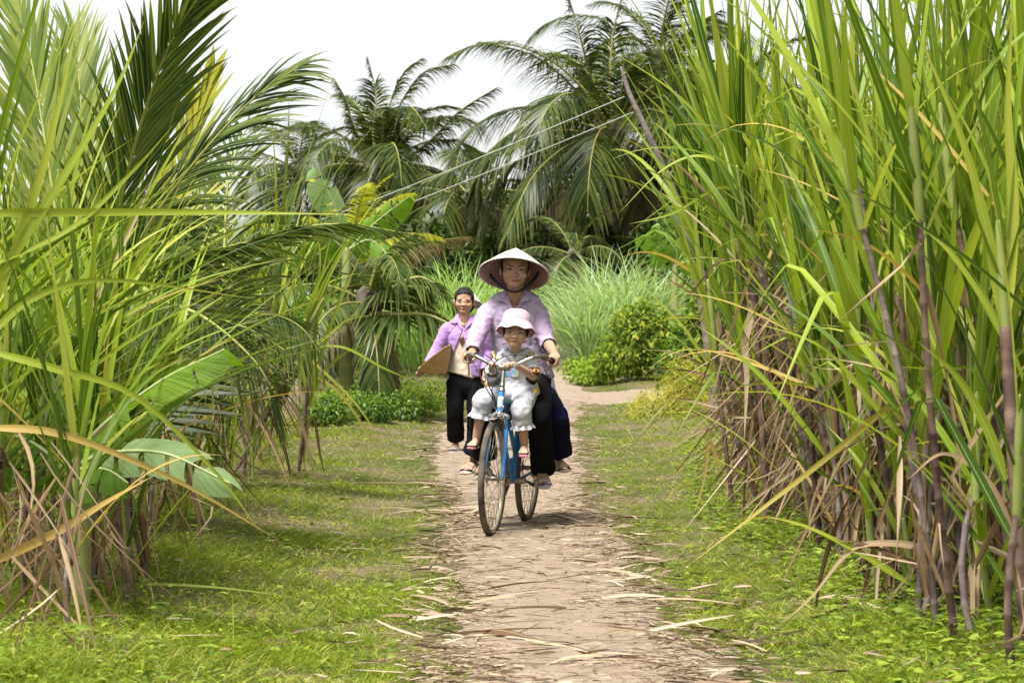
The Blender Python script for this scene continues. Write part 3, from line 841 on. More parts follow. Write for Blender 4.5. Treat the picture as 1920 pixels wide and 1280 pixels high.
def head_parts(c, s, rot, chub=0.0):
    s = s if isinstance(s, tuple) else (s, s, s)
    S = Vector(s)
    def T(x, y, z): return Vector(c) + rot @ Vector((x * s[0], y * s[1], z * s[2]))
    def E(x, y, z, a, b_, d): return ellip(T(x, y, z), (a * s[0], b_ * s[1], d * s[2]), rot)
    ps = [E(0, .012, .045, .074, .092, .085), E(0, -.026, -.014, .067, .062, .090), E(0, -.048, -.080, .036, .036, .028), E(0, -.02, -.052, .060, .056, .045),
          E(.038, -.056, -.022, .029, .030, .028), E(-.038, -.056, -.022, .029, .030, .028),
          E(0, -.080, .004, .0095, .012, .024), E(0, -.0925, -.0215, .0150, .0135, .0105), E(.014, -.0855, -.0235, .0085, .010, .0075), E(-.014, -.0855, -.0235, .0085, .010, .0075),
          E(0, -.0815, -.0530, .025, .0085, .0042), E(0, -.0800, -.0600, .021, .0090, .0046),
          E(.031, -.072, .028, .027, .014, .011), E(-.031, -.072, .028, .027, .014, .011), E(.031, -.069, .008, .018, .0115, .011), E(-.031, -.069, .008, .018, .0115, .011),
          E(.076, .010, -.006, .009, .021, .030), E(-.076, .010, -.006, .009, .021, .030)]
    if chub:
        ps += [E(.036, -.045, -.038, .028, .034, .034), E(-.036, -.045, -.038, .028, .034, .034)]
    return ps, T, E

def lips_to_slot(me, T, s, slot):
    c = T(0, -.090, -.0565)
    for p in me.polygons:
        q = p.center - c
        if (q.x / (.0255 * s)) ** 2 + (q.z / (.0066 * s)) ** 2 < 1 and q.y < 0.02 and q.y > -0.02:
            p.material_index = slot

def face_bits(root, T, E, rot, s, squint=0.0):
    sc = s if not isinstance(s, tuple) else s[0]
    for sg in (-1, 1):
        op = 1 - squint
        sclera = E(sg * .031, -.0775, .0082, .0138, .0060, .0050 * op)
        iris = E(sg * .031, -.0805, .0085, .0058, .0040, .0054 * op)
        lid = tube([T(sg * .0155, -.081, .0068), T(sg * .025, -.0845, .0130 - .004 * squint), T(sg * .037, -.0838, .0138 - .004 * squint), T(sg * .0485, -.075, .0100)], [.0012 * sc, .0022 * sc, .0023 * sc, .0014 * sc], n=12, seg=6)
        me = py_mesh('eye', [sclera, iris, lid])
        ns, ni = len(sclera[1]), len(iris[1])
        for k, p in enumerate(me.polygons): p.material_index = 0 if k < ns else 1
        mesh_obj('eye', me, [M['sclera'], M['iris']], root, rel=True)
        part('eyebrow', tube([T(sg * .0135, -.0835, .0300), T(sg * .030, -.0850, .0330), T(sg * .048, -.0735, .0295)], [(.0018 * sc, .0012), (.0024 * sc, .0014), (.0010 * sc, .0010)], ref=(0, 0, 1), n=12, seg=8), M['hair'], root, rel=True)

def hand_grip(c, axis, out, up, wrist, k=1.0, curl=1.0):
    "palm and five fingers closed round a bar at c; axis along the bar away from the wrist"
    c = Vector(c); axis = Vector(axis).normalized(); out = Vector(out).normalized()
    up = Vector(up).normalized()
    ps = []
    kn = c + up * .022 * k + out * .012 * k
    ps.append(tube([Vector(wrist), Vector(wrist).lerp(kn, .5), kn], [(.022 * k, .027 * k), (.016 * k, .036 * k), (.013 * k, .038 * k)], ref=up, n=8))
    lens = (.92, 1.0, .96, .78)
    for i_ in range(4):
        o = axis * (.036 - .0235 * i_) * k
        L = lens[i_]
        r_ = (.0082, .0082, .0080, .0070)[i_] * k
        ps.append(tube([c + o + up * .026 * k + out * .006 * k, c + o + up * .014 * k + out * (.034 * L) * k, c + o - up * .014 * k + out * (.033 * L) * k, c + o - up * (.029 * L) * k + out * .010 * k, c + o - up * .024 * L * k - out * .010 * k], [r_ * 1.05, r_, r_ * .95, r_ * .85, r_ * .75], n=12, seg=8))
    ps.append(tube([c - axis * .040 * k + up * .016 * k - out * .008 * k, c - axis * .020 * k + up * .012 * k - out * .026 * k, c + axis * .012 * k + up * .002 * k - out * .028 * k, c + axis * .032 * k - up * .010 * k - out * .020 * k], [.013 * k, .0115 * k, .0095 * k, .0085 * k], n=10, seg=8))
    return ps

def foot_parts(ankle, toe, k=1.0, width=(1, 0, 0)):
    ankle, toe = Vector(ankle), Vector(toe)
    d = (toe - ankle)
    fwd = d.normalized()
    w_ = Vector(width); w_ = (w_ - fwd * w_.dot(fwd)).normalized()
    heel = ankle - Vector((d.x, d.y, 0)).normalized() * .035 * k + Vector((0, 0, -.035 * k))
    base = ankle + Vector((0, 0, -.02 * k))
    mid = base.lerp(toe, .55); ball = base.lerp(toe, .85)
    ps = [tube([heel, base.lerp(toe, .3), mid, ball], [(.027 * k, .024 * k), (.030 * k, .028 * k), (.037 * k, .020 * k), (.040 * k, .013 * k)], ref=w_, n=12)]
    for j in range(5):
        off = w_ * (-.034 + .017 * j) * k
        L = (1.0, .98, .93, .86, .75)[j]
        ps.append(tube([ball + off, ball + off + fwd * .030 * L * k], [(.0095 if j == 0 else .0075) * k, (.0085 if j == 0 else .006) * k], n=4, seg=8))
    return ps, w_, fwd

def slipper(root, ankle, toe, k, mat_s, mat_b, kind='slide', width=(1, 0, 0), label=None):
    ankle, toe = Vector(ankle), Vector(toe)
    d = toe - ankle; fwd = d.normalized(); w_ = Vector(width); w_ = (w_ - fwd * w_.dot(fwd)).normalized(); up = w_.cross(fwd)
    if up.z < 0: up = -up
    heel = ankle - Vector((d.x, d.y, 0)).normalized() * .05 * k + Vector((0, 0, -.068 * k))
    t2 = toe + fwd * .042 * k - up * .017 * k
    mid = heel.lerp(t2, .5) - up * .004
    sole = tube([heel, heel.lerp(t2, .3), heel.lerp(t2, .72), t2], [(.030 * k, .011 * k), (.034 * k, .011 * k), (.047 * k, .011 * k), (.034 * k, .011 * k)], ref=w_, n=14, seg=16)
    o = part('slipper', sole, mat_s, root, rel=True)
    if kind == 'slide':
        pts_a = []
        v, f = [], []
        for a_ in range(13):
            th = math.pi * a_ / 12
            for q in (.45, .80):
                cpt = heel.lerp(t2, q)
                v.append(cpt + w_ * (math.cos(th) * .050 * k) + up * (math.sin(th) * (.056 if q < .6 else .042) * k - .004))
        f = [(2 * i_, 2 * i_ + 1, 2 * i_ + 3, 2 * i_ + 2) for i_ in range(12)]
        me = py_mesh('strap', [(v, f)])
        so_ = mesh_obj('strap', me, mat_b, o, rel=True)
        md = so_.modifiers.new('s', 'SOLIDIFY'); md.thickness = 0.004; md.offset = 0
    else:
        cpt = heel.lerp(t2, .80) + up * .022 * k
        ps = [tube([heel.lerp(t2, .45) + w_ * sg * .040 * k, heel.lerp(t2, .62) + w_ * sg * .028 * k + up * .034 * k, cpt], [.005 * k, .006 * k, .006 * k], n=9, seg=8) for sg in (1, -1)]
        part('strap', ps, mat_b, o, rel=True)
    return o

def rotm(yaw=0, pitch=0, roll=0):
    "yaw: turn to image right positive; pitch: nod down positive; roll: tilt top to image right positive"
    return Matrix.Rotation(R(yaw), 3, 'Z') @ Matrix.Rotation(R(pitch), 3, 'X') @ Matrix.Rotation(R(roll), 3, 'Y')

def cone_hat(parent, c, axis, rad, h, mat_out, mat_in, ref=(1, 0, 0), rel=True, rings=14):
    q = Vector(axis).to_track_quat('Z', 'Y').to_matrix().to_4x4()
    Mh = Matrix.Translation(Vector(c)) @ q
    prof = [(0.0015, h)] + [(rad * t, h * (1 - t) + .010 * math.sin(math.pi * t)) for t in np.linspace(.06, 1, 16)]
    prof_in = [(max(r_ - .0035, .001), z - .0045) for r_, z in prof]
    shell = part('cone', lathe(prof, 48, Mh), mat_out, parent, rel=rel)
    part('lining', lathe(list(reversed(prof_in)), 48, Mh), mat_in, parent, rel=rel)
    part('rim', tube([Mh @ Vector((rad * math.cos(a), rad * math.sin(a), -.001)) for a in np.linspace(0, 2 * math.pi, 49)], [.0042] * 49, ref=axis, seg=8, n=97), mat_out, parent, rel=rel)
    for t in np.linspace(.2, .95, rings):
        r_ = rad * t - .006; z = h * (1 - t) + .010 * math.sin(math.pi * t) - .005
        part('hoop', tube([Mh @ Vector((r_ * math.cos(a), r_ * math.sin(a), z)) for a in np.linspace(0, 2 * math.pi, 33)], [.0018] * 33, ref=axis, seg=5, n=49, cap=False), M['hoop'], parent, rel=rel)
    return Mh
M['hoop'] = solid_mat('bamboo hoop', (0.24, 0.10, 0.085), rough=0.6)

# ---- the rider
rider = empty('person', (B(-.8, 0, 0).x, B(-.8, 0, 0).y, 0.0))
tag(rider, 'woman in white conical hat and lilac batik shirt riding the bicycle', 'person')
HC = P(965.5, 507.5, 15.34); hs_ = (1.10, 1.0, 0.95); hr = rotm(2, 4, 3)
hp_, T, E = head_parts(HC, hs_, hr)
WL = B(*(CL + Vector((-.275, .25, .075)))); WR_ = B(*(CL + Vector((-.275, -.25, .075))))     # wrists
GL = B(*(CL + Vector((-.205, .2465, .041)))); GR = B(*(CL + Vector((-.205, -.2465, .041))))
BZ = (BM.to_3x3() @ Vector((0, 0, 1))); BX = (BM.to_3x3() @ Vector((1, 0, 0))); BY = (BM.to_3x3() @ Vector((0, 1, 0)))
SL, SR = P(1010, 585, 15.44), P(915, 586, 15.43)
EL, ER = P(1025, 640, 15.33), P(890, 640, 15.29)
hipL, hipR = P(1004, 712, 15.47), P(962, 712, 15.46)
kneeL, kneeR = P(1010, 776, 15.12), P(903, 785, 15.06)
pl_w, pr_w = B(*PEDL), B(*PEDR)
ankL = pl_w + Vector((.005, .03, .095)); toeL = pl_w + Vector((.022, -.085, .026))
ankR = pr_w + Vector((.0, .06, .100)); toeR = pr_w + Vector((-.02, -.075, .030))
body = [tube([P(980, 716, 15.47), P(978, 690, 15.47), P(974, 650, 15.46), P(969, 605, 15.43), P(966.5, 578, 15.43)], [(.155, .11), (.135, .095), (.135, .092), (.155, .09), (.10, .06)], n=16, seg=20),
        tube([P(966, 572, 15.43), P(966, 535, 15.37)], [.052, .048], n=6)]
for s_, e_, w_ in ((SL, EL, WL), (SR, ER, WR_)):
    body.append(tube([s_, s_.lerp(e_, .5), e_], [.046, .042, .036])); body.append(tube([e_, e_.lerp(w_, .4), w_], [.036, .034, .023]))
for h_, k_, a_ in ((hipL, kneeL, ankL), (hipR, kneeR, ankR)):
    body.append(tube([h_, h_.lerp(k_, .5), k_], [.070, .058, .042])); body.append(tube([k_, k_.lerp(a_, .35), a_], [.042, .044, .029]))
body += hp_
body += hand_grip(GL, BX, BY, BZ, WL) + hand_grip(GR, BX, -BY, BZ, WR_)
fL, wl_, _ = foot_parts(ankL, toeL); fR, wr2, _ = foot_parts(ankR, toeR)
body += fL + fR
bme = union('body', body, 0.0038, 2)
lips_to_slot(bme, T, 1.0, 1)
rbody = mesh_obj('body', bme, None, rider)
for m_ in (M['skin'], M['lip']): bme.materials.append(m_)
bme.transform(Matrix.Translation(-rider.location))
face_bits(rider, T, E, hr, hs_)
hair = union('hair', [E(0, .026, .046, .080, .088, .083), E(0, .055, -.01, .070, .055, .08), E(.067, .008, .02, .012, .03, .05), E(-.067, .008, .02, .012, .03, .05), E(0, .085, -.06, .03, .03, .08)], 0.005, 3)
mesh_obj('hair', hair, M['hair'], rider, rel=True)
# shirt
sh = [tube([P(983, 716, 15.48), P(979, 690, 15.48), P(973, 640, 15.46), P(968, 600, 15.43), P(966, 576, 15.43), P(966, 566, 15.43)], [(.186, .140), (.172, .125), (.160, .115), (.160, .108), (.125, .085), (.085, .07)], n=20, seg=28, round_cap=False)]
sh += [tube([P(966, 556, 15.44), P(940, 566, 15.44), SR + Vector((.012, 0, -.01))], [.050, .060, .055], n=10, seg=16), tube([P(966, 556, 15.44), P(992, 565, 15.44), SL + Vector((-.012, 0, -.01))], [.050, .060, .055], n=10, seg=16)]
WLs = EL.lerp(WL, .30)
sh.append(tube([P(1000, 590, 15.44), SL, SL.lerp(EL, .5), EL, WLs], [.060, .054, .050, .048, .045], n=16, seg=18, round_cap=False))
WRs = ER.lerp(WR_, .86)
sh.append(tube([P(930, 590, 15.43), SR, SR.lerp(ER, .5), ER, WRs], [.066, .058, .055, .051, .040], n=18, seg=18, round_cap=False))
sme = union('shirt', sh, 0.0075, 5)
wrinkle(sme, 0.0045, 13, (1, 1, 1.9))
wrinkle(sme, 0.0036, 30, (1, 1, 1.8), 5)
cut_end(sme, WLs, WLs - EL, .075); cut_end(sme, WRs, WRs - ER, .06)
sbv = bvh_of(sme)
cut_front(sme, [(949, 545), (983, 545), (966, 596), (963, 596)])
shirt = mesh_obj('shirt', sme, M['batik'], rider, rel=True)
md = shirt.modifiers.new('s', 'SOLIDIFY'); md.thickness = 0.004; md.offset = -1
patch('lapel', sbv, [(947, 541), (939, 551), (931, 563), (942, 565), (951, 570), (963, 590), (964, 584), (955, 562)], M['batik'], shirt, off=.010, thick=.006)
patch('lapel', sbv, [(984, 541), (992, 550), (998, 560), (983, 565), (976, 572), (966, 590), (966, 584), (976, 562)], M['batik'], shirt, off=.010, thick=.006)
patch('placket', sbv, [(960.5, 590), (969, 588), (971, 640), (962, 640)], M['batik'], shirt, off=.003, thick=.004)
# trousers
tr = [tube([P(982, 712, 15.48), P(982, 735, 15.47)], [(.165, .13), (.15, .12)], n=5, seg=20)]
hemL = kneeL.lerp(ankL, .97) + Vector((.015, .03, -.02)); hemR = kneeR.lerp(ankR, .93) + Vector((0, .02, 0))
for h_, k_, e_ in ((hipL, kneeL, hemL), (hipR, kneeR, hemR)):
    tr.append(tube([h_, h_.lerp(k_, .55), k_ + Vector((0, .004, 0)), k_.lerp(e_, .5), e_], [.088, .082, .074, .068, .072], n=20, seg=18, round_cap=False))
tme = union('trousers', tr, 0.009, 5)
wrinkle(tme, 0.010, 8, (1.4, 1, .7))
cut_end(tme, hemL, hemL - kneeL, .12); cut_end(tme, hemR, hemR - kneeR, .12)
mesh_obj('trousers', tme, M['trousers'], rider, rel=True)
slipper(rider, ankL, toeL, 1.0, M['slipper_clear'], M['slipper_clear'], width=wl_)
slipper(rider, ankR, toeR, 1.0, M['slipper_clear'], M['slipper_clear'], width=wr2)
# hat and chin strap
hat = bpy.data.objects.new('conical_hat', None); hat.location = HC - rider.location; link(hat, rider)
tag(hat, 'white palm-leaf conical hat with hooped pink lining')
ax = Vector((.075, math.sin(R(27)), math.cos(R(27)))).normalized()
hc = HC + Vector((-.006, .012, -.020))
cone_hat(hat, hc, ax, .212, .178, M['hat_palm'], M['hat_in'])
part('chin_strap', tube([P(920, 516, 15.42), P(926, 524, 15.36), P(943, 538, 15.30), P(955, 545, 15.27), P(967, 546.5, 15.262), P(978, 543, 15.27), P(992, 533, 15.31), P(1005, 518, 15.36), P(1010, 510, 15.42)], [(.015, .006), (.012, .005), (.009, .004), (.008, .004), (.008, .004), (.008, .004), (.009, .005), (.013, .006), (.015, .006)], ref=(0, 0, 1), n=40, seg=10), M['strap'], rider, rel=True)

# ---- the child
child = empty('person', (B(-.42, 0, 0).x, B(-.42, 0, 0).y, 0.0))
tag(child, 'small child in pink bucket hat and white sweater sitting behind the handlebar', 'person')
cHC = P(967, 624.5, 15.05); cs_ = (0.96, .90, .74); cr_ = rotm(-4, 3, 4)
hp_, T, E = head_parts(cHC, cs_, cr_, 1)
cSL, cSR = P(995, 678, 15.13), P(937, 679, 15.12)
cEL, cER = P(1000, 705, 15.06), P(921, 702, 15.05)
gcl, gcr = B(*(CL + Vector((.018, .030, .010)))), B(*(CL + Vector((.02, -.058, .012))))
wcl, wcr = gcl + Vector((.030, .045, .012)), gcr + Vector((-.008, .05, .010))
chl, chr_ = P(986, 738, 15.13), P(952, 738, 15.12)
ckl, ckr = P(977, 766, 14.95), P(907, 748, 14.98)
cal, car = P(983, 833, 15.0), P(893, 822, 15.02)
ctl, ctr = P(981, 848, 14.90), P(884, 834, 14.92)
k3 = .62
cb = [tube([P(970, 742, 15.13), P(968, 715, 15.14), P(966, 690, 15.14), P(966, 672, 15.13)], [(.085, .07), (.08, .068), (.082, .065), (.055, .045)], n=12, seg=18), tube([P(966, 670, 15.13), P(967, 648, 15.08)], [.034, .032])]
for s_, e_, w_ in ((cSL, cEL, wcl), (cSR, cER, wcr)):
    cb.append(tube([s_, e_], [.030, .025])); cb.append(tube([e_, e_.lerp(w_, .4), w_], [.026, .025, .017]))
for h_, k_, a_ in ((chl, ckl, cal), (chr_, ckr, car)):
    cb.append(tube([h_, k_], [.052, .040])); cb.append(tube([k_, k_.lerp(a_, .35), a_], [.038, .037, .024]))
cb += hp_
cb += hand_grip(gcl, -BY, BX, BZ, wcl, k3) + hand_grip(gcr, BY, BX, BZ, wcr, k3)
f1, cw1, _ = foot_parts(cal, ctl, .66); f2, cw2, _ = foot_parts(car, ctr, .66)
cb += f1 + f2
cme = union('body', cb, 0.0040, 2)
lips_to_slot(cme, T, .82, 1)
for m_ in (M['skin_child'], M['lip']): cme.materials.append(m_)
mesh_obj('body', cme, None, child, rel=True)
face_bits(child, T, E, cr_, cs_)
ch = union('hair', [E(0, .026, .052, .079, .094, .088), E(.068, .0, .02, .013, .036, .05), E(-.068, .0, .02, .013, .036, .05), E(0, .05, -.01, .066, .05, .06)], 0.0045, 3)
mesh_obj('hair', ch, M['hair'], child, rel=True)
# sweater
sw = [tube([P(969, 738, 15.14), P(968, 715, 15.15), P(966, 692, 15.14), P(966, 676, 15.13), P(966, 668, 15.13)], [(.112, .085), (.108, .082), (.104, .078), (.078, .06), (.05, .045)], n=16, seg=24, round_cap=False)]
cWl = cEL + (cEL - cSL).normalized() * .012; cWr = cER.lerp(wcr, .45)
sw.append(tube([P(984, 682, 15.13), cSL, cWl], [.045, .044, .042], n=10, seg=16, round_cap=False))
sw.append(tube([P(948, 682, 15.12), cSR, cER, cWr], [.045, .044, .042, .036], n=12, seg=16, round_cap=False))
sw.append(tube([P(990, 700, 15.13), P(998, 722, 15.10), P(1004, 737, 15.08)], [(.035, .03), (.032, .022), (.030, .014)], n=8, seg=14))
sw.append(tube([P(930, 700, 15.12), P(920, 716, 15.10), P(915, 728, 15.09)], [(.03, .03), (.026, .02), (.022, .014)], n=8, seg=14))
sw.append(tube([P(938, 668, 15.19), P(950, 661, 15.14), P(957, 668, 15.075), P(964, 676, 15.06)], [.022, .026, .020, .012], n=12, seg=12))
sw.append(tube([P(1000, 668, 15.19), P(986, 660, 15.14), P(976, 668, 15.075), P(969, 676, 15.06)], [.022, .026, .020, .012], n=12, seg=12))
swm = union('sweater', sw, 0.0055, 4)
wrinkle(swm, 0.005, 20, (1, 1, 1.3), 3); wrinkle(swm, 0.0016, 48, (1, 1, 1.5), 13)
cut_end(swm, cWl, cWl - cSL, .05)
swb = bvh_of(swm)
sweater = mesh_obj('sweater', swm, M['white'], child, rel=True)
part('cuff_band', tube([cEL.lerp(cSL, .22), cEL + (cEL - cSL).normalized() * .004], [.048, .047], n=4, seg=18, cap=False), M['knit'], sweater, rel=True)
part('cuff_edge', [tube([cEL.lerp(cSL, .30), cEL.lerp(cSL, .20)], [.0485, .0485], n=3, seg=18, cap=False), tube([cEL + (cEL - cSL).normalized() * .002, cEL + (cEL - cSL).normalized() * .010], [.0475, .0465], n=3, seg=18, cap=False)], M['brown_band'], sweater, rel=True)
part('cuff_band', tube([cER.lerp(cWr, .5), cWr + (cWr - cER).normalized() * .002], [.044, .042], n=4, seg=18, cap=False), M['brown_band'], sweater, rel=True)
patch('hem_band', swb, [(995, 729), (1008, 725), (1012, 733), (999, 739)], M['knit'], sweater, off=.004, thick=.004, fallback=15.07)
patch('hem_band', swb, [(908, 716), (918, 722), (921, 729), (909, 724)], M['knit'], sweater, off=.004, thick=.004, fallback=15.07)
patch('shoulder_band', swb, [(921, 661), (925, 657), (934, 672), (929, 676)], M['knit'], sweater, off=.004, thick=.004, fallback=15.1)
patch('shoulder_band', swb, [(982, 671), (1000, 658), (1002, 662), (985, 676)], M['knit'], sweater, off=.004, thick=.004, fallback=15.1)
patch('shirt_print', swb, [(940, 691), (974, 691), (972, 706), (940, 707)], M['print'], sweater, off=.003, thick=.002, fallback=15.06)
# trousers with frilled hems
ct = [tube([P(969, 732, 15.14), P(970, 748, 15.12)], [(.098, .082), (.09, .08)], n=5, seg=18)]
che1 = ckl.lerp(cal, .42); che2 = ckr.lerp(car, .36)
for h_, k_, e_ in ((chl, ckl, che1), (chr_, ckr, che2)):
    ct.append(tube([h_, h_.lerp(k_, .5), k_, k_.lerp(e_, .5), e_], [.066, .062, .058, .054, .056], n=18, seg=18, round_cap=False))
ctm = union('trousers', ct, 0.006, 4)
wrinkle(ctm, 0.007, 17, (1, 1, 1), 8); wrinkle(ctm, 0.0016, 45, (1.6, 1, 1), 18)
cut_end(ctm, che1, che1 - ckl, .075); cut_end(ctm, che2, che2 - ckr, .075)
ctro = mesh_obj('trousers', ctm, M['white'], child, rel=True)
for e_, k_ in ((che1, ckl), (che2, ckr)):
    d = (e_ - k_).normalized(); s_ = d.cross(Vector((0, 1, 0))).normalized(); u_ = d.cross(s_)
    v, f = [], []
    nn = 48
    for ring_ in range(3):
        for j in range(nn):
            a = 2 * math.pi * j / nn
            rr = .056 + ring_ * (.006 + .005 * math.sin(9 * a))
            v.append(e_ + d * (-.006 + .014 * ring_ + ring_ * .002 * math.sin(7 * a)) + s_ * rr * math.cos(a) + u_ * rr * math.sin(a))
    for ring_ in range(2):
        for j in range(nn):
            f.append((ring_ * nn + j, ring_ * nn + (j + 1) % nn, (ring_ + 1) * nn + (j + 1) % nn, (ring_ + 1) * nn + j))
    part('frill', (v, f), M['white'], ctro, rel=True)
slipper(child, cal, ctl, .66, M['slipper_pink'], M['slipper_clear'], 'thong', cw1)
slipper(child, car, ctr, .66, M['slipper_red'], M['slipper_clear'], 'thong', cw2)
# bucket hat
Mh = Matrix.Translation(cHC + Vector((.004, .012, .060))) @ Matrix.Rotation(R(-15), 4, 'X') @ Matrix.Rotation(R(4), 4, 'Y')
bprof = [(.001, .082), (.03, .081), (.055, .074), (.074, .058), (.083, .035), (.087, .008), (.088, .0), (.098, -.014), (.110, -.033), (.120, -.052)]
bh = bpy.data.objects.new('bucket_hat', None); bh.location = cHC - child.location; link(bh, child)
part('crown', lathe(bprof[:7], 40, Mh), M['pink_hat'], bh, rel=True)
v, f = lathe(bprof[6:], 48, Mh)
v = [q + Vector((0, 0, .006 * math.sin(7 * math.atan2(q.y - cHC.y, q.x - cHC.x)) * ((q - Mh.translation).length > .1))) for q in v]
part('brim', (v, f), M['pink_hat'], bh, rel=True)
v2 = [q + (Vector((cHC.x, cHC.y, q.z)) - q).normalized() * .003 - Vector((0, 0, .003)) for q in v]
part('brim_lining', (v2, [tuple(reversed(q)) for q in f]), M['pink_in'], bh, rel=True)

# ---- the passenger behind the rider
pas = empty('person', (B(-1.15, 0, 0).x, B(-1.15, 0, 0).y, 0.0))
tag(pas, 'passenger in dark navy trousers and beige slippers, mostly hidden behind the rider', 'person')
pHC = P(978, 594, 15.74)
hp_, T, E = head_parts(pHC, .88, rotm(0, 15, 0))
phl, phr = P(1016, 740, 15.80), P(984, 740, 15.78)
pkl, pkr = P(1044, 785, 15.50), P(908, 792, 15.52)
pal, par = P(1046, 860, 15.62), P(889, 862, 15.60)
ptl, ptr = P(1058, 874, 15.50), P(874, 878, 15.46)
pb = [tube([P(999, 742, 15.80), P(996, 700, 15.80), P(990, 650, 15.80), P(984, 628, 15.78)], [(.12, .09), (.11, .08), (.125, .08), (.08, .06)], n=12, seg=18), tube([P(984, 626, 15.78), P(979, 605, 15.75)], [.045, .042])]
psl, psr = P(1010, 640, 15.79), P(962, 642, 15.78)
pel_, per_ = P(1012, 690, 15.76), P(958, 690, 15.75)
pwl, pwr = P(1000, 705, 15.62), P(965, 705, 15.61)
for s_, e_, w_ in ((psl, pel_, pwl), (psr, per_, pwr)):
    pb.append(tube([s_, e_], [.038, .032])); pb.append(tube([e_, w_], [.032, .022]))
pb += hand_grip(pwl + Vector((0, -.05, 0)), (0, -1, 0), (1, 0, 0), (0, 0, 1), pwl, .9) + hand_grip(pwr + Vector((0, -.05, 0)), (0, -1, 0), (-1, 0, 0), (0, 0, 1), pwr, .9)
for h_, k_, a_ in ((phl, pkl, pal), (phr, pkr, par)):
    pb.append(tube([h_, k_], [.07, .05])); pb.append(tube([k_, k_.lerp(a_, .35), a_], [.048, .047, .029]))
f1, pw1, _ = foot_parts(pal, ptl, .92); f2, pw2, _ = foot_parts(par, ptr, .92)
pb += hp_ + f1 + f2
pme = union('body', pb, 0.0065, 2); pme.materials.append(M['skin'])
mesh_obj('body', pme, None, pas, rel=True)
face_bits(pas, T, E, rotm(0, 15, 0), .88)
mesh_obj('hair', union('hair', [E(0, .030, .056, .080, .090, .088), E(0, .055, -.03, .070, .055, .09)], 0.007, 3), M['hair'], pas, rel=True)
ps_ = [tube([P(1001, 748, 15.81), P(997, 700, 15.81), P(990, 655, 15.80), P(985, 632, 15.78)], [(.145, .115), (.13, .10), (.14, .095), (.08, .06)], n=14, seg=20)]
for s_, e_, w_ in ((psl, pel_, pwl), (psr, per_, pwr)):
    ps_.append(tube([s_, e_, w_], [.052, .046, .036], n=10))
ps_.append(tube([P(1030, 720, 15.80), P(1036, 745, 15.78), P(1037, 762, 15.76)], [.03, .03, .02], n=6))
mesh_obj('shirt', union('shirt', ps_, 0.009, 4), M['white'], pas, rel=True)
pt = [tube([P(999, 738, 15.81), P(1000, 752, 15.79)], [(.145, .12), (.14, .12)], n=5, seg=18)]
ph1, ph2 = pkl.lerp(pal, .86) + Vector((.012, .02, 0)), pkr.lerp(par, .84)
for h_, k_, e_ in ((phl, pkl, ph1), (phr, pkr, ph2)):
    pt.append(tube([h_, h_.lerp(k_, .5), k_, k_.lerp(e_, .5), e_], [.085, .08, .072, .070, .082], n=18, seg=16, round_cap=False))
ptm = union('trousers', pt, 0.009, 4); wrinkle(ptm, .008, 9, (1, 1, .7), 2)
cut_end(ptm, ph1, ph1 - pkl, .11); cut_end(ptm, ph2, ph2 - pkr, .11)
mesh_obj('trousers', ptm, M['navy'], pas, rel=True)
slipper(pas, pal, ptl, .92, M['slipper_beige'], M['slipper_beige'], 'slide', pw1)
slipper(pas, par, ptr, .92, M['slipper_beige'], M['slipper_beige'], 'slide', pw2)

# ---- the woman walking behind
WD = 23.4
wk = empty('person', (P(870, 845, WD).x, WD, GZ(P(870, 845, WD).x, WD)))
tag(wk, 'smiling woman in open lilac jacket and black trousers walking behind the bicycle', 'person')
wHC = P(870.5, 566.5, WD); wr_ = rotm(-3, 2, 1)
hp_, T, E = head_parts(wHC, (1.16, 1.05, 1.0), wr_)
wSL, wSR = P(903, 617, WD + .02), P(839, 618, WD)
wEL, wER = P(913, 662, WD + .05), P(820, 655, WD - .02)
wWL, wWR = P(910, 700, WD - .08), P(799, 687, WD - .10)
wgr = P(791, 697, WD - .12)
whl, whr = P(888, 712, WD), P(856, 712, WD)
wkl, wkr = P(893, 778, WD - .10), P(853, 772, WD - .06)
gl = GZ(P(885, 840, WD - .2).x, WD - .2); gr_ = GZ(P(852, 840, WD).x, WD)
wal = Vector((P(890, 800, WD).x, WD - .02, gl + .10)); war = Vector((P(855, 800, WD + .1).x, WD + .10, gr_ + .10))
wtl = Vector((P(884, 800, WD).x, WD - .15, gl + .036)); wtr = Vector((P(850, 800, WD).x, WD - .03, gr_ + .036))
wb = [tube([P(872, 716, WD), P(872, 690, WD), P(872, 660, WD), P(871, 628, WD), P(871, 612, WD)], [(.145, .10), (.125, .09), (.13, .09), (.15, .09), (.09, .06)], n=14, seg=18), tube([P(871, 610, WD), P(871, 585, WD - .02)], [.050, .048])]
for s_, e_, w_ in ((wSL, wEL, wWL), (wSR, wER, wWR)):
    wb.append(tube([s_, e_], [.043, .036])); wb.append(tube([e_, e_.lerp(w_, .4), w_], [.036, .034, .024]))
for h_, k_, a_ in ((whl, wkl, wal), (whr, wkr, war)):
    wb.append(tube([h_, k_], [.075, .052])); wb.append(tube([k_, k_.lerp(a_, .35), a_], [.05, .05, .03]))
wb += hand_grip(wgr, (wgr - wWR), Vector((-.9, -.3, .2)), Vector((.2, -.6, .6)), wWR, 1.0) + hand_grip(wWL + Vector((0, -.03, -.06)), (0, -.2, -1), (1, 0, 0), (.2, -1, 0), wWL, 1.0)
f1, ww1, _ = foot_parts(wal, wtl, .95); f2, ww2, _ = foot_parts(war, wtr, .95)
wb += hp_ + f1 + f2
wme = union('body', wb, 0.005, 3)
lips_to_slot(wme, T, 1.05, 1)
part('teeth', E(0, -.0842, -.0565, .016, .0050, .0024), M['teeth'], wk, rel=True)
for m_ in (M['skin'], M['lip']): wme.materials.append(m_)
mesh_obj('body', wme, None, wk, rel=True)
face_bits(wk, T, E, wr_, 1.0, squint=.75)
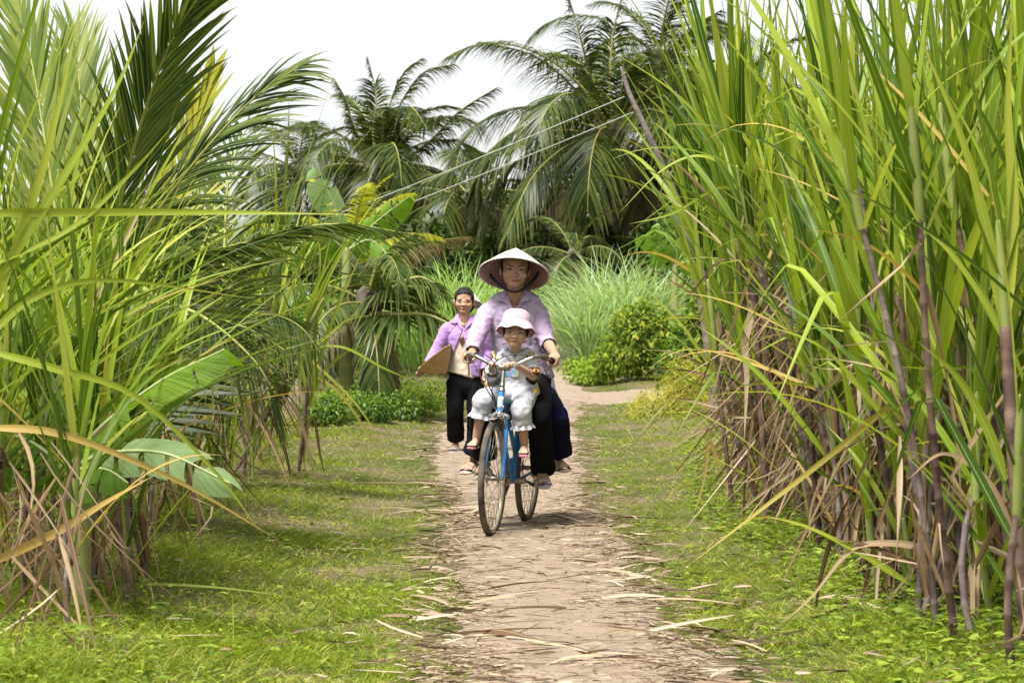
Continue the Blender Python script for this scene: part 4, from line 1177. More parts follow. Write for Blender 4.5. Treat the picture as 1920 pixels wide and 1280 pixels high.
mesh_obj('hair', union('hair', [E(0, .030, .056, .076, .088, .086), E(.066, .014, .01, .011, .028, .045), E(-.066, .014, .01, .011, .028, .045), E(0, .05, -.03, .078, .055, .09), E(0, .0, .072, .074, .074, .060), E(.066, -.012, .05, .014, .04, .04), E(-.066, -.012, .05, .014, .04, .04)], 0.005, 3), M['hair'], wk, rel=True)
tee = union('tee_shirt', [tube([P(868, 703, WD), P(871, 690, WD), P(872, 660, WD), P(871, 628, WD), P(871, 616, WD)], [(.165, .118), (.152, .112), (.148, .108), (.155, .102), (.10, .07)], n=14, seg=22, round_cap=False)], 0.007, 3)
wrinkle(tee, .005, 14)
tbv = bvh_of(tee)
cut_front(tee, [(862, 606), (880, 606), (877, 619), (867, 619)])
teo = mesh_obj('tee_shirt', tee, M['beige'], wk, rel=True)
patch('print', tbv, [(861, 638), (868, 630), (872, 640), (866, 650)], M['brown_band'], teo, off=.004, thick=.003, fallback=WD - .1)
jk = [tube([P(871, 703, WD), P(872, 685, WD), P(872, 655, WD), P(871, 630, WD), P(871, 616, WD), P(871, 608, WD)], [(.178, .135), (.168, .128), (.162, .120), (.168, .112), (.135, .085), (.08, .068)], n=18, seg=26, round_cap=False)]
jk += [tube([P(871, 603, WD), P(855, 609, WD), wSR + Vector((.012, 0, -.01))], [.050, .058, .055], n=10, seg=16), tube([P(871, 603, WD), P(887, 608, WD), wSL + Vector((-.012, 0, -.01))], [.050, .058, .055], n=10, seg=16)]
wWRs = wER.lerp(wWR, .88); wWLs = wEL.lerp(wWL, .88)
jk.append(tube([P(850, 620, WD), wSR, wSR.lerp(wER, .5), wER, wWRs], [.07, .066, .062, .056, .042], n=16, seg=16, round_cap=False))
jk.append(tube([P(892, 620, WD), wSL, wSL.lerp(wEL, .5), wEL, wWLs], [.07, .066, .062, .056, .042], n=16, seg=16, round_cap=False))
jme = union('jacket', jk, 0.0075, 4)
wrinkle(jme, .005, 11, (1, 1, 1.6), 4); wrinkle(jme, .003, 28, (1, 1, 1.5), 9)
cut_end(jme, wWRs, wWRs - wER, .06); cut_end(jme, wWLs, wWLs - wEL, .06)
jbv = bvh_of(jme)
cut_front(jme, [(861, 600), (882, 600), (871, 624), (867, 621), (867, 625), (870, 632), (880, 668), (886, 708), (835, 706), (843, 680), (852, 655), (864, 628), (866, 621)])
jko = mesh_obj('jacket', jme, M['lilac'], wk, rel=True)
md = jko.modifiers.new('s', 'SOLIDIFY'); md.thickness = 0.005; md.offset = -1
patch('lapel', jbv, [(860, 586), (853, 593), (845, 604), (852, 606), (857, 604), (866, 619), (867, 614), (861, 598)], M['lilac'], jko, off=.010, thick=.006, fallback=WD - .09)
patch('lapel', jbv, [(885, 586), (890, 593), (897, 603), (889, 606), (884, 606), (868, 620), (868, 615), (880, 600)], M['lilac'], jko, off=.010, thick=.006, fallback=WD - .09)
part('necklace', [tube([P(862, 600, WD - .06), P(866, 606, WD - .09), P(869.5, 608.5, WD - .10), P(873, 606, WD - .09), P(878, 600, WD - .06)], [.003] * 5, seg=6, n=14), ellip(P(869.5, 609.5, WD - .105), (.011, .005, .013))], M['gold'], wk, rel=True)
wt = [tube([P(872, 702, WD), P(872, 722, WD)], [(.140, .10), (.15, .118)], n=5, seg=20)]
wh1, wh2 = wkl.lerp(wal, .95), wkr.lerp(war, .92)
for h_, k_, e_ in ((whl, wkl, wh1), (whr, wkr, wh2)):
    wt.append(tube([h_, h_.lerp(k_, .5), k_, k_.lerp(e_, .5), e_], [.088, .082, .076, .072, .074], n=20, seg=18, round_cap=False))
wtm = union('trousers', wt, 0.009, 4); wrinkle(wtm, .012, 8, (1, 1, .8), 6)
cut_end(wtm, wh1, wh1 - wkl, .11); cut_end(wtm, wh2, wh2 - wkr, .11)
mesh_obj('trousers', wtm, M['trousers'], wk, rel=True)
slipper(wk, wal, wtl, .95, M['slipper_blue'], M['slipper_blue'], 'slide', ww1)
slipper(wk, war, wtr, .95, M['slipper_blue'], M['slipper_blue'], 'slide', ww2)
# hat held under the arm, and the one behind her head
h1 = empty('conical_hat', P(816, 671, WD - .14))
tag(h1, 'tan palm-leaf conical hat held under the walking woman\'s arm', 'hat')
axh = Vector((.62, -.13, -.78)).normalized()
cone_hat(h1, P(815, 672, WD - .14), axh, .195, .175, M['hat_brown'], M['hat_brown'], rings=3)
h2 = empty('conical_hat', P(876, 566, WD + .14))
tag(h2, 'pale conical hat hanging behind the walking woman\'s head', 'hat')
cone_hat(h2, P(876, 569, WD + .13), Vector((.08, .35, 1)), .138, .15, M['hat_palm'], M['hat_palm'], rings=3)

# ------------------------------------------------------------------ palms
def frond_arrays(pts, n_side, Lmax, W, droop=0.35, vee=0.35, up=Vector((0, 0, 1)), start=0.12, nseg=4, ang=(70, 28), jitter=0.08, tipcut=1.0, side_bias=(1, 1)):
    "leaflets down both sides of a rachis given as points; returns list of strip argument rows"
    cp = catmull(pts, 60)
    cpn = np.array([tuple(p) for p in cp])
    seg = np.linalg.norm(np.diff(cpn, axis=0), axis=1); s = np.concatenate([[0], np.cumsum(seg)]); s /= s[-1]
    rows = []
    for sg in (-1, 1):
        t = np.linspace(start, 0.985, n_side) + rng.normal(0, 0.004, n_side)
        t = np.clip(t, start, 0.99)
        b = np.stack([np.interp(t, s, cpn[:, k]) for k in range(3)], -1)
        b2 = np.stack([np.interp(np.clip(t + .02, 0, 1), s, cpn[:, k]) for k in range(3)], -1)
        b1 = np.stack([np.interp(np.clip(t - .02, 0, 1), s, cpn[:, k]) for k in range(3)], -1)
        tan = unit(b2 - b1)
        upv = np.broadcast_to(np.array(tuple(up)), tan.shape)
        sd = np.cross(tan, upv)
        bad = np.linalg.norm(sd, axis=1) < 0.2
        sd[bad] = np.cross(tan[bad], np.array([0.3, -1, 0.1]))
        sd = unit(sd) * sg
        nrm = unit(np.cross(sd * sg, tan))
        a = np.radians(np.interp(t, [0, 1], ang)) + rng.normal(0, jitter, n_side)
        d = tan * np.cos(a)[:, None] + (sd * np.cos(vee) + nrm * np.sin(vee)) * np.sin(a)[:, None]
        d = unit(d + rng.normal(0, jitter * .6, d.shape))
        L = Lmax * np.interp(t, [start, .3, .6, .85, 1], [.62, 1, .95, .62, .32]) * rng.uniform(.88, 1.08, n_side) * side_bias[0 if sg < 0 else 1]
        bend = np.zeros_like(d); bend[:, 2] = -droop * rng.uniform(.6, 1.4, n_side)
        side = np.cross(d, nrm) + nrm * 0.35
        rows.append((b, d, side, bend, L, np.full(n_side, W) * rng.uniform(.8, 1.15, n_side)))
    return [np.concatenate([r_[k] for r_ in rows]) for k in range(6)]

def make_frond(palm, pts, n_side, Lmax, W, mat, rmat, r0=0.03, single=False, base=Vector((0, 0, 0)), **kw):
    pts = [Vector(p) - base for p in pts]
    fr = part('frond', tube(pts, [r0, r0 * .6, r0 * .35, r0 * .12], seg=7, n=24), rmat, palm)
    A = frond_arrays(pts, n_side, Lmax, W, **kw)
    if not single:
        o = strips_obj('leaflets', strips(*A, nseg=4, prof='let'), mat, fr); tag(o, kind='stuff')
    else:
        for k in range(len(A[0])):
            strips_obj('leaflet', strips(*[q[k:k + 1] for q in A], nseg=6, prof='let', fold=0.12), mat, fr)
    return fr

def arc(origin, az, el0, L, sag, n=7):
    "rachis: starts at elevation el0 (deg), bends down by sag (deg) towards the tip"
    p = Vector(origin); out = [p.copy()]
    for k in range(n):
        e = R(el0 - sag * ((k + .5) / n) ** 1.5)
        p = p + Vector((math.cos(az) * math.cos(e), math.sin(az) * math.cos(e), math.sin(e))) * (L / n)
        out.append(p.copy())
    return out

def palm(name, label, px, py, Y, Lf, n_fronds, trunk_r=.16, lean=(0, 0), seed=1, n_side=105, LL=1.10, LW=.040, nuts=0, group=None, spear=True, special=(), el=(78, -38), mat='palm_far', rmat='rachis_far', dead=2, sagk=1.0):
    rs = random.Random(seed)
    top = P(px, py, Y)
    bx, by = top.x + lean[0], Y + lean[1]
    base = Vector((bx, by, GZ(bx, by) - .05))
    o = empty(name, base); tag(o, label, 'palm tree', group)
    t0 = Vector((0, 0, 0)); t1 = top - base
    n = max(8, int(t1.length / .12))
    pts = [t0.lerp(t1, k / n) + Vector((-lean[0] * .15 * math.sin(math.pi * k / n), 0, 0)) for k in range(n + 1)]
    rad = [trunk_r * (1.25 if k < 2 else 1.0 - .25 * k / n) * (1.06 if k % 2 else .97) for k in range(n + 1)]
    part('trunk', tube(pts, rad, seg=14, n=n * 2 + 1), M['trunk'], o)
    part('crown_base', [ellip(t1 + Vector((0, 0, .1)), (trunk_r * 1.7, trunk_r * 1.7, trunk_r * 2.6))], M['trunk'], o)
    for k in range(n_fronds):
        q = (k + .5) / n_fronds
        az = k * 2.399 + rs.uniform(-.25, .25)
        e = el[0] + (el[1] - el[0]) * q ** .9 + rs.uniform(-8, 8)
        if e < 8 and math.sin(az) < -.35 and py < 400: continue
        L = Lf * rs.uniform(.85, 1.08) * (.8 if q < .12 else 1)
        sag = (35 + 75 * math.sin(math.pi * min(1, q * .9 + .15)) + rs.uniform(-10, 15)) * sagk
        isdead = k >= n_fronds - dead
        make_frond(o, arc(t1 + Vector((0, 0, .12)), az, e, L, sag), n_side, LL * L / 4.5 * 1.15, LW, M['palm_dead'] if isdead else M[mat], M[rmat], r0=.045 * L / 4.5,
                   droop=.42 + .35 * q, vee=.35 - .8 * q)
    for pts_ in special:
        make_frond(o, [Vector(p) - base for p in pts_], n_side, LL, LW, M[mat], M[rmat], r0=.05, droop=.62, vee=-.05)
    for k in range(nuts):
        a = rs.uniform(0, 6.28)
        part('coconut', ellip(t1 + Vector((math.cos(a) * .33, -abs(math.sin(a)) * .3 - .08, -.25 - .16 * rs.random())), (.10, .10, .125)), M['coconut'], o)
    return o

D1 = 62.0
palm('coconut_palm', 'large coconut palm with a single dark trunk right of the riders, behind the leaning pole', 1150, 262, D1, 4.9, 26, trunk_r=.17, lean=(-.1, .3), seed=4, nuts=3,
     special=[[P(1150, 262, D1), P(1080, 170, D1), P(1000, 105, D1 - .5), P(900, 78, D1 - 1)],
              [P(1150, 262, D1), P(1050, 245, D1 - 1), P(950, 275, D1 - 1.5), P(790, 345, D1 - 2)],
              [P(1150, 262, D1), P(1080, 265, D1 - 1.5), P(1000, 330, D1 - 2.5), P(950, 440, D1 - 3)],
              [P(1150, 262, D1), P(1145, 150, D1), P(1150, 60, D1), P(1180, -60, D1)],
              [P(1150, 262, D1), P(1220, 160, D1 + .5), P(1290, 60, D1), P(1350, 20, D1)],
              [P(1150, 262, D1), P(1110, 150, D1 + .5), P(1085, 60, D1), P(1060, -30, D1)]])
palm('coconut_palm', 'coconut palm with upright ragged fronds against the sky, left of centre', 715, 330, 76.0, 4.6, 30, trunk_r=.15, lean=(.1, .4), seed=9, dead=3,
     special=[[P(715, 330, 76), P(700, 260, 76), P(705, 180, 76), P(690, 110, 76)], [P(715, 330, 76), P(665, 240, 76), P(650, 190, 76), P(628, 150, 76)],
              [P(715, 330, 76), P(745, 230, 76), P(770, 200, 75), P(800, 240, 74)], [P(715, 330, 76), P(740, 220, 77), P(790, 140, 77), P(850, 120, 77)],
              [P(715, 330, 76), P(800, 270, 76), P(860, 210, 76), P(930, 165, 76)], [P(715, 330, 76), P(725, 220, 77), P(755, 140, 77), P(790, 110, 77)]])
palm('coconut_palm', 'coconut palm partly hidden behind the right sugarcane', 1370, 250, 70.0, 4.6, 20, trunk_r=.16, seed=21, dead=2)
palm('coconut_palm', 'low coconut palm with drooping fronds between the two tall palms', 885, 385, 70.0, 4.2, 16, trunk_r=.15, seed=31, dead=3, el=(60, -35))
palm('coconut_palm', 'distant coconut palm at the left edge of the palm grove', 560, 330, 95.0, 4.4, 16, trunk_r=.15, seed=41)
palm('coconut_palm', 'coconut palm whose fronds rise above the tall palm at top right', 1235, 120, 82.0, 4.8, 18, trunk_r=.16, seed=55)
palm('young_palm', 'low young palm with dead brown fronds at the foot of the grove', 1075, 490, 54.0, 1.9, 12, trunk_r=.08, seed=61, LL=.7, LW=.03, dead=3)
palm('young_palm', 'small palm with yellow new leaves growing left of the walking woman', 690, 590, 30.0, 1.9, 13, trunk_r=.10, seed=66, LL=.72, LW=.036, mat='palm', dead=2, sagk=1.2, n_side=44,
     special=[[P(690, 590, 30), P(730, 545, 29.6), P(780, 520, 29.4), P(815, 530, 29.3)], [P(690, 590, 30), P(745, 590, 29.5), P(800, 590, 29.2), P(850, 610, 29)], [P(690, 590, 30), P(700, 520, 30), P(725, 470, 30), P(775, 440, 30)]])
yp = palm('young_palm', 'yellowing small palm half hidden in the left sugarcane', 655, 520, 33.0, 1.7, 9, trunk_r=.08, seed=68, LL=.7, LW=.045, mat='palm_yellow', dead=1, sagk=.6, el=(85, 20), n_side=36)

# near young coconut palm on the left, leaflets one by one
NP_Y = 14.2
nb = P(150, 850, NP_Y); nb.z = GZ(nb.x, nb.y)
npalm = empty('young_coconut_palm', nb); tag(npalm, 'young coconut palm with big dark fronds rising from the left sugarcane', 'palm tree')
part('trunk', tube([(0, 0, -.05), (0, 0, .35), (.01, 0, .7)], [.11, .09, .06]), M['trunk'], npalm)
hub = P(165, 690, NP_Y)
def nfr(pix, n_side=34, LL=.62, W=.033, mat='palm', single=True, **kw):
    pts = [P(x, y, d) for x, y, d in pix]
    return make_frond(npalm, pts, n_side, LL, W, M[mat], M['rachis'], r0=.020, single=single, base=nb, **kw)
nfr([(175, 700, 14.3), (205, 480, 14.1), (262, 240, 13.8), (330, 60, 13.5), (420, -60, 13.2)], n_side=52, LL=.80, droop=.16, vee=-.2, ang=(36, 14), up=Vector((.5, -.8, .3)), W=.036)
nfr([(190, 700, 14.4), (250, 480, 14.2), (345, 330, 14.0), (470, 190, 13.9), (560, 125, 13.8)], n_side=50, LL=.78, droop=.34, vee=-.2, ang=(34, 12), up=Vector((-.3, -.8, .5)))
nfr([(190, 705, 14.4), (240, 560, 14.0), (330, 490, 13.8), (460, 455, 13.6), (560, 425, 13.5)], n_side=44, LL=.62, droop=.28, ang=(44, 20), vee=-.1)
nfr([(215, 440, 14.0), (222, 560, 13.8), (240, 690, 13.7), (290, 810, 13.6)], n_side=46, LL=.95, droop=.10, ang=(95, 60), vee=0, up=Vector((0, -1, .1)), single=False, side_bias=(1, .45), W=.034)
nfr([(235, 520, 13.4), (300, 560, 13.2), (390, 600, 13.0), (480, 680, 12.9), (520, 760, 12.9)], n_side=40, LL=.62, droop=.30, ang=(62, 30), vee=-.1, single=False, W=.032)
nfr([(330, 330, 14.9), (300, 420, 14.9), (270, 520, 14.9), (250, 620, 14.9)], n_side=30, LL=.5, droop=.2, ang=(80, 60), vee=0, up=Vector((0, -1, .1)), single=False)
nfr([(160, 705, 14.4), (120, 500, 14.6), (90, 300, 14.8), (60, 120, 15.0), (30, 10, 15.2)], n_side=60, LL=.85, droop=.05, vee=.3, ang=(32, 14), W=.030, mat='palm_olive', up=Vector((.2, -1, .2)), single=False)
nfr([(170, 705, 14.6), (190, 480, 15.0), (160, 300, 15.4), (150, 170, 15.6), (140, 60, 15.8)], n_side=60, LL=.85, droop=.05, vee=.3, ang=(32, 14), W=.030, mat='palm_olive', up=Vector((.2, -1, .2)), single=False)
nfr([(185, 705, 14.6), (300, 470, 15.0), (340, 330, 15.2), (365, 230, 15.3), (400, 130, 15.4)], n_side=36, LL=.6, droop=.02, vee=.3, ang=(28, 12), W=.034, mat='palm_yellow', up=Vector((.2, -1, .2)), single=False)
nfr([(185, 700, 14.3), (230, 620, 13.9), (330, 590, 13.6), (450, 610, 13.4), (540, 660, 13.3)], n_side=30, LL=.5, droop=.4, ang=(55, 28), single=False)
nfr([(160, 710, 14.0), (120, 800, 13.2), (20, 905, 12.6), (-60, 930, 12.4)], n_side=12, LL=.5, single=False, droop=.4)
nfr([(-70, 870, 11.5), (-55, 920, 11.3), (-45, 965, 11.2), (-40, 1020, 11.1)], n_side=16, LL=.88, droop=.10, ang=(98, 75), vee=0, up=Vector((0, -1, .15)), single=False, side_bias=(1, .05), W=.030, mat='palm_olive', start=.02)
# a second frond group: the horizontal frond ending near the riders
sb = P(400, 800, 17.5); sb.z = GZ(sb.x, sb.y)
sp2 = empty('young_coconut_palm', sb); tag(sp2, 'young coconut palm with one level frond reaching towards the riders', 'palm tree')
part('trunk', tube([(0, 0, -.05), (0, 0, .2), (.02, 0, .34)], [.06, .05, .03]), M['rachis'], sp2)
for pix, kw in (([(405, 720, 17.5), (430, 520, 17.3), (520, 440, 17.1), (640, 420, 17.0), (760, 437, 16.9)], dict(n_side=32, LL=.55, droop=.32, single=True)),
                ([(405, 720, 17.5), (360, 560, 17.3), (300, 470, 17.0), (230, 430, 16.8)], dict(n_side=30, LL=.55, droop=.4, single=False)),
                ([(405, 720, 17.6), (440, 620, 17.4), (500, 590, 17.2), (560, 610, 17.0), (600, 660, 16.9)], dict(n_side=28, LL=.5, droop=.6, single=False)),
                ([(405, 720, 17.6), (420, 480, 18), (430, 330, 18.2), (470, 230, 18.4), (540, 170, 18.5)], dict(n_side=34, LL=.6, droop=.3, single=False)),
                ([(405, 720, 17.6), (340, 660, 17.0), (270, 650, 16.6), (200, 700, 16.4)], dict(n_side=28, LL=.5, droop=.5, single=False))):
    pts = [P(x, y, d) for x, y, d in pix]
    s_ = kw.pop('single'); n_ = kw.pop('n_side'); l_ = kw.pop('LL')
    make_frond(sp2, pts, int(n_ * 1.4), l_ * 1.15, .032, M['palm'], M['rachis'], r0=.018, single=s_, base=sb, ang=(52, 25), vee=-.1, **kw)

# ------------------------------------------------------------------ sugarcane
def cane_leaf_mesh(L, W, bend, twist=0.0, kink=None, nseg=12, fold=.16, wav=0.0, seed=0):
    "leaf from the origin up +Z bending towards +X; kink = (t, degrees) sharp fold"
    rs = random.Random(seed)
    p = np.zeros(3); V = []; UV = []
    pw = PROF['blade'](np.linspace(0, 1, nseg + 1))
    for k in range(nseg + 1):
        t = k / nseg
        a = math.radians(bend) * t ** 1.6
        if kink and t > kink[0]: a += math.radians(kink[1]) * min(1, (t - kink[0]) * nseg)
        d = np.array([math.sin(a), 0, math.cos(a)])
        nrm = np.array([math.cos(a), 0, -math.sin(a)])
        th = math.radians(twist) * t + wav * math.sin(7 * t + seed)
        sd = np.array([0, 1, 0]) * math.cos(th) + nrm * math.sin(th)
        nn = np.cross(sd, d)
        w_ = W * pw[k] / 2
        V += [p - sd * w_, p + nn * (fold * W * pw[k]), p + sd * w_]
        UV += [(0, t), (.5, t), (1, t)]
        p = p + d * (L / nseg)
    Fc = []
    for k in range(nseg):
        for c_ in range(2):
            i_ = k * 3 + c_
            Fc.append((i_, i_ + 1, i_ + 4, i_ + 3))
    return np.array(V), np.array(Fc), np.array(UV)

def leaf_lib(prefix, specs, mat):
    lib = []
    for k, sp in enumerate(specs):
        v, f, u = cane_leaf_mesh(seed=k, **sp)
        me = np_mesh(prefix, v, f, u, np.zeros(len(v)))
        me.materials.append(mat); lib.append(me)
    return lib
rs = random.Random(11)
G_SPEC = [dict(L=rs.uniform(1.05, 1.45), W=rs.uniform(.034, .048), bend=b_, twist=rs.uniform(-50, 50)) for b_ in (6, 10, 14, 18, 24, 30, 38, 48, 60, 80, 105)] + \
         [dict(L=rs.uniform(1.0, 1.3), W=.036, bend=15, kink=(.55, 70), twist=20), dict(L=1.2, W=.04, bend=10, kink=(.45, 100), twist=-10), dict(L=1.1, W=.036, bend=20, kink=(.7, 95), twist=30)]
GREEN = leaf_lib('leaf', G_SPEC, M['cane_leaf'])
YEL = leaf_lib('yellow_leaf', [dict(L=1.1, W=.032, bend=b_, twist=tw) for b_, tw in ((30, 40), (60, -60), (100, 30), (15, 80))], M['cane_leaf_yellow'])
DRY = leaf_lib('dry_leaf', [dict(L=rs.uniform(.6, 1.1), W=rs.uniform(.018, .034), bend=b_, twist=tw, wav=.4, fold=.25, kink=kk) for b_, tw, kk in
                            ((20, 120, None), (40, -160, None), (15, 200, (.5, 60)), (60, 90, None), (30, 240, (.3, 80)), (10, -120, (.6, 110)), (90, 60, None))], M['dry_leaf'])

def stalk_mesh(L, r0, r1, nint, mat):
    pts, rad = [], []
    for k in range(nint):
        z0 = L * k / nint; z1 = L * (k + 1) / nint
        r_ = r0 + (r1 - r0) * k / nint
        pts += [(0, 0, z0), (0, 0, z0 + .010), (0, 0, z0 + .018), (0, 0, z1 - .008)]
        rad += [r_ * 1.14, r_ * 1.16, r_ * .96, r_ * 1.0]
    v, f = [], []
    bow = .05
    for (x, y, z), r_ in zip(pts, rad):
        t = z / L
        for j in range(8):
            a = 2 * math.pi * j / 8
            v.append((r_ * math.cos(a) + bow * math.sin(math.pi * t), r_ * math.sin(a), z))
    for k in range(len(pts) - 1):
        for j in range(8):
            f.append((k * 8 + j, k * 8 + (j + 1) % 8, (k + 1) * 8 + (j + 1) % 8, (k + 1) * 8 + j))
    me = py_mesh('stalk', [(v, f)]); me.materials.append(mat)
    return me
STALK = {}
for key, L in ((0, .6), (1, .95), (2, 1.3), (3, 1.65), (4, 2.0)):
    STALK[key] = [stalk_mesh(L, .0165, .0125, max(4, int(L / .115)), M['stalk']), stalk_mesh(L, .0150, .0115, max(4, int(L / .13)), M['stalk_pale'])]
STL = {0: .6, 1: .95, 2: 1.3, 3: 1.65, 4: 2.0}
def sheath_mesh(seed):
    rs_ = random.Random(seed); v, f = [], []
    n_ = 14; L_ = rs_.uniform(.14, .30)
    for k in range(7):
        t = k / 6
        for j in range(n_):
            a = 5.4 * j / (n_ - 1) + seed
            flare = .004 * t + .010 * max(0, t - .6) * (1 + math.sin(3 * a + seed))
            z = L_ * t * (1 + (.18 * math.sin(5 * a + seed) if k == 6 else 0))
            v.append(((.0172 + flare) * math.cos(a), (.0172 + flare) * math.sin(a), z))
    for k in range(6):
        for j in range(n_ - 1):
            f.append((k * n_ + j, k * n_ + j + 1, (k + 1) * n_ + j + 1, (k + 1) * n_ + j))
    uv = np.array([(j / (n_ - 1), k / 6) for k in range(7) for j in range(n_)])
    me = np_mesh('sheath', np.array(v), np.array(f), uv, np.zeros(len(v))); me.materials.append(M['dry_leaf']); return me
SHEATH = [sheath_mesh(k) for k in range(5)]
GSH = py_mesh('leaf_sheath', [tube([(0, 0, -.02), (0, 0, .12), (0, 0, .30), (0, 0, .42)], [.0165, .019, .017, .010], seg=9, n=10)]); GSH.materials.append(M['sheath_green'])

def put(me, name, parent, loc, az, tilt, scale=1.0, roll=0.0):
    o = bpy.data.objects.new(name, me)
    o.matrix_local = Matrix.Translation(loc) @ Matrix.Rotation(az, 4, 'Z') @ Matrix.Rotation(tilt, 4, 'Y') @ Matrix.Rotation(roll, 4, 'Z') @ Matrix.Diagonal((scale, scale, scale, 1))
    link(o, parent)
    return o

def cane(x, y, key, lean_az, lean, rs, label, group, n_green=9, n_dry=6, n_yel=1, upright=True, scale=1.0):
    root = empty('sugarcane', (x, y, GZ(x, y) - .03))
    root.rotation_mode = 'QUATERNION'
    ax_ = Vector((-math.sin(lean_az), math.cos(lean_az), 0))
    from mathutils import Quaternion
    root.rotation_quaternion = Quaternion(ax_, lean)
    root.scale = (scale,) * 3
    tag(root, label, 'sugarcane', group)
    L = STL[key]
    sp = rs.uniform(0, 6.28)
    st = bpy.data.objects.new('stalk', STALK[key][rs.randrange(2)]); st.rotation_euler = (0, 0, sp); link(st, root)
    top = Vector((0, 0, L - .03))
    put(GSH, 'leaf_sheath', root, top, sp, 0)
    plane = rs.uniform(0, math.pi)
    for k in range(n_green):
        q = k / max(1, n_green - 1)                       # 0 outer/low, 1 inner/top
        az = plane + (k % 2) * math.pi + rs.uniform(-.6, .6)
        tilt = R((28 if upright else 40) * (1 - q) + 3 + rs.uniform(-5, 9))
        if q < .35: me = GREEN[rs.choice((4, 5, 6, 7, 8, 9, 11, 12, 13))]
        elif q < .7: me = GREEN[rs.choice((1, 2, 3, 4, 5, 6))]
        else: me = GREEN[rs.choice((0, 1, 2, 3))]
        put(me, 'leaf', root, top + Vector((0, 0, -.10 + .42 * q)), az, tilt, rs.uniform(.85, 1.15), rs.uniform(-.5, .5))
    for k in range(n_yel):
        put(rs.choice(YEL), 'yellow_leaf', root, top + Vector((0, 0, -.16)), rs.uniform(0, 6.28), R(rs.uniform(25, 65)), rs.uniform(.7, 1.05))
    for k in range(n_dry):
        z = L * rs.uniform(.25, .98)
        put(rs.choice(DRY), 'dry_leaf', root, Vector((0, 0, z)), rs.uniform(0, 6.28), R(rs.choice((rs.uniform(135, 172), rs.uniform(135, 172), rs.uniform(20, 120)))), rs.uniform(.5, .95), rs.uniform(-1, 1))
    for k in range(rs.choice((0, 1, 1, 2))):
        put(rs.choice(SHEATH), 'sheath', root, Vector((0, 0, L * rs.uniform(.1, .8))), rs.uniform(0, 6.28), 0, 1.0)
    return root

def where(y):
    return ', nearest the camera' if y < 11.5 else (', level with the bicycle' if y < 15.8 else ', beyond the bicycle')
def scatter(n, region, mind, seed):
    rs = random.Random(seed); out = []
    tries = 0
    while len(out) < n and tries < 40000:
        tries += 1
        x, y = region(rs)
        if all((x - a) ** 2 + (y - b) ** 2 > mind ** 2 for a, b in out): out.append((x, y))
    return out
def edgeR(y): return np.interp(y, [7.5, 9, 12, 16.5, 20, 24, 30], [1.60, 1.60, 1.62, 1.50, 1.72, 1.95, 2.6])
def edgeL(y): return np.interp(y, [7.5, 9, 12, 16, 19, 23, 30], [-1.50, -1.52, -1.62, -1.72, -1.66, -2.1, -2.9])
rs = random.Random(5)
def regR(r_):
    y = r_.uniform(9.3, 23.0); e = edgeR(y)
    return r_.uniform(e, .2 * y + .45), y
def regRf(r_):
    y = r_.uniform(10.0, 19.0); e = edgeR(y)
    return r_.uniform(e, e + .35), y
spR = scatter(42, regRf, .17, 1)
spR2 = [p for p in scatter(105, regR, .20, 2) if all((p[0] - a) ** 2 + (p[1] - b) ** 2 > .02 for a, b in spR)]
for x, y in spR:
    key = rs.choice((1, 2, 2, 3) if y < 13 else (2, 3, 3, 4))
    cane(x, y, key, rs.uniform(2.2, 4.4) if rs.random() < .7 else rs.uniform(0, 6.28), R(rs.uniform(2, 15)), rs, 'sugarcane with dry leaves edging the right thicket' + where(y), 'sugarcane along the right path edge', n_green=rs.choice((7, 8, 9, 10)), n_dry=rs.choice((3, 5, 6)), n_yel=rs.choice((0, 1, 1)))
for x, y in spR2:
    cane(x, y, rs.choice((2, 3, 3, 4)), rs.uniform(0, 6.28), R(rs.uniform(1, 11)), rs, 'upright green sugarcane inside the right thicket' + where(y), 'sugarcane inside the right thicket', n_green=rs.choice((8, 9, 10)), n_dry=rs.choice((2, 4)), n_yel=rs.choice((0, 0, 1)))
def regRs(r_):
    y = r_.uniform(8.6, 19.0); e = edgeR(y)
    return r_.uniform(e - .05, e + .6), y
for x, y in scatter(56, regRs, .17, 8):
    cane(x, y, rs.choice((0, 0, 1, 1)), rs.uniform(0, 6.28), R(rs.uniform(2, 16)), rs, 'short sugarcane with low green leaves fronting the right thicket' + where(y), 'short sugarcane at the front of the right thicket', n_green=rs.choice((7, 8, 9)), n_dry=rs.choice((2, 3)), n_yel=rs.choice((0, 1)), upright=rs.random() < .6)
def regL(r_):
    y = r_.uniform(9.6, 13.2); e = edgeL(y)
    return r_.uniform(-.2 * y - .4, min(e, -.140 * y)), y
def regLb(r_):
    y = r_.uniform(16.0, 27.0); e = edgeL(y)
    return r_.uniform(-.2 * y - .3, e - .1), y
for x, y in scatter(30, regL, .16, 3):
    cane(x, y, rs.choice((0, 0, 1, 1, 2)), rs.uniform(-1.0, 1.0) if rs.random() < .5 else rs.uniform(0, 6.28), R(rs.uniform(2, 14)), rs, 'slender sugarcane in front of the young palm at far left', 'sugarcane at the near left', n_green=rs.choice((7, 8, 9)), n_dry=rs.choice((2, 3, 4)), n_yel=rs.choice((0, 1, 1)), scale=.78)
for x, y in scatter(46, regLb, .26, 4):
    cane(x, y, rs.choice((0, 1, 1, 2)), rs.uniform(0, 6.28), R(rs.uniform(1, 12)), rs, 'pale green sugarcane behind the young palms on the left', 'sugarcane behind the left palms', n_green=8, n_dry=rs.choice((3, 5)), n_yel=1)
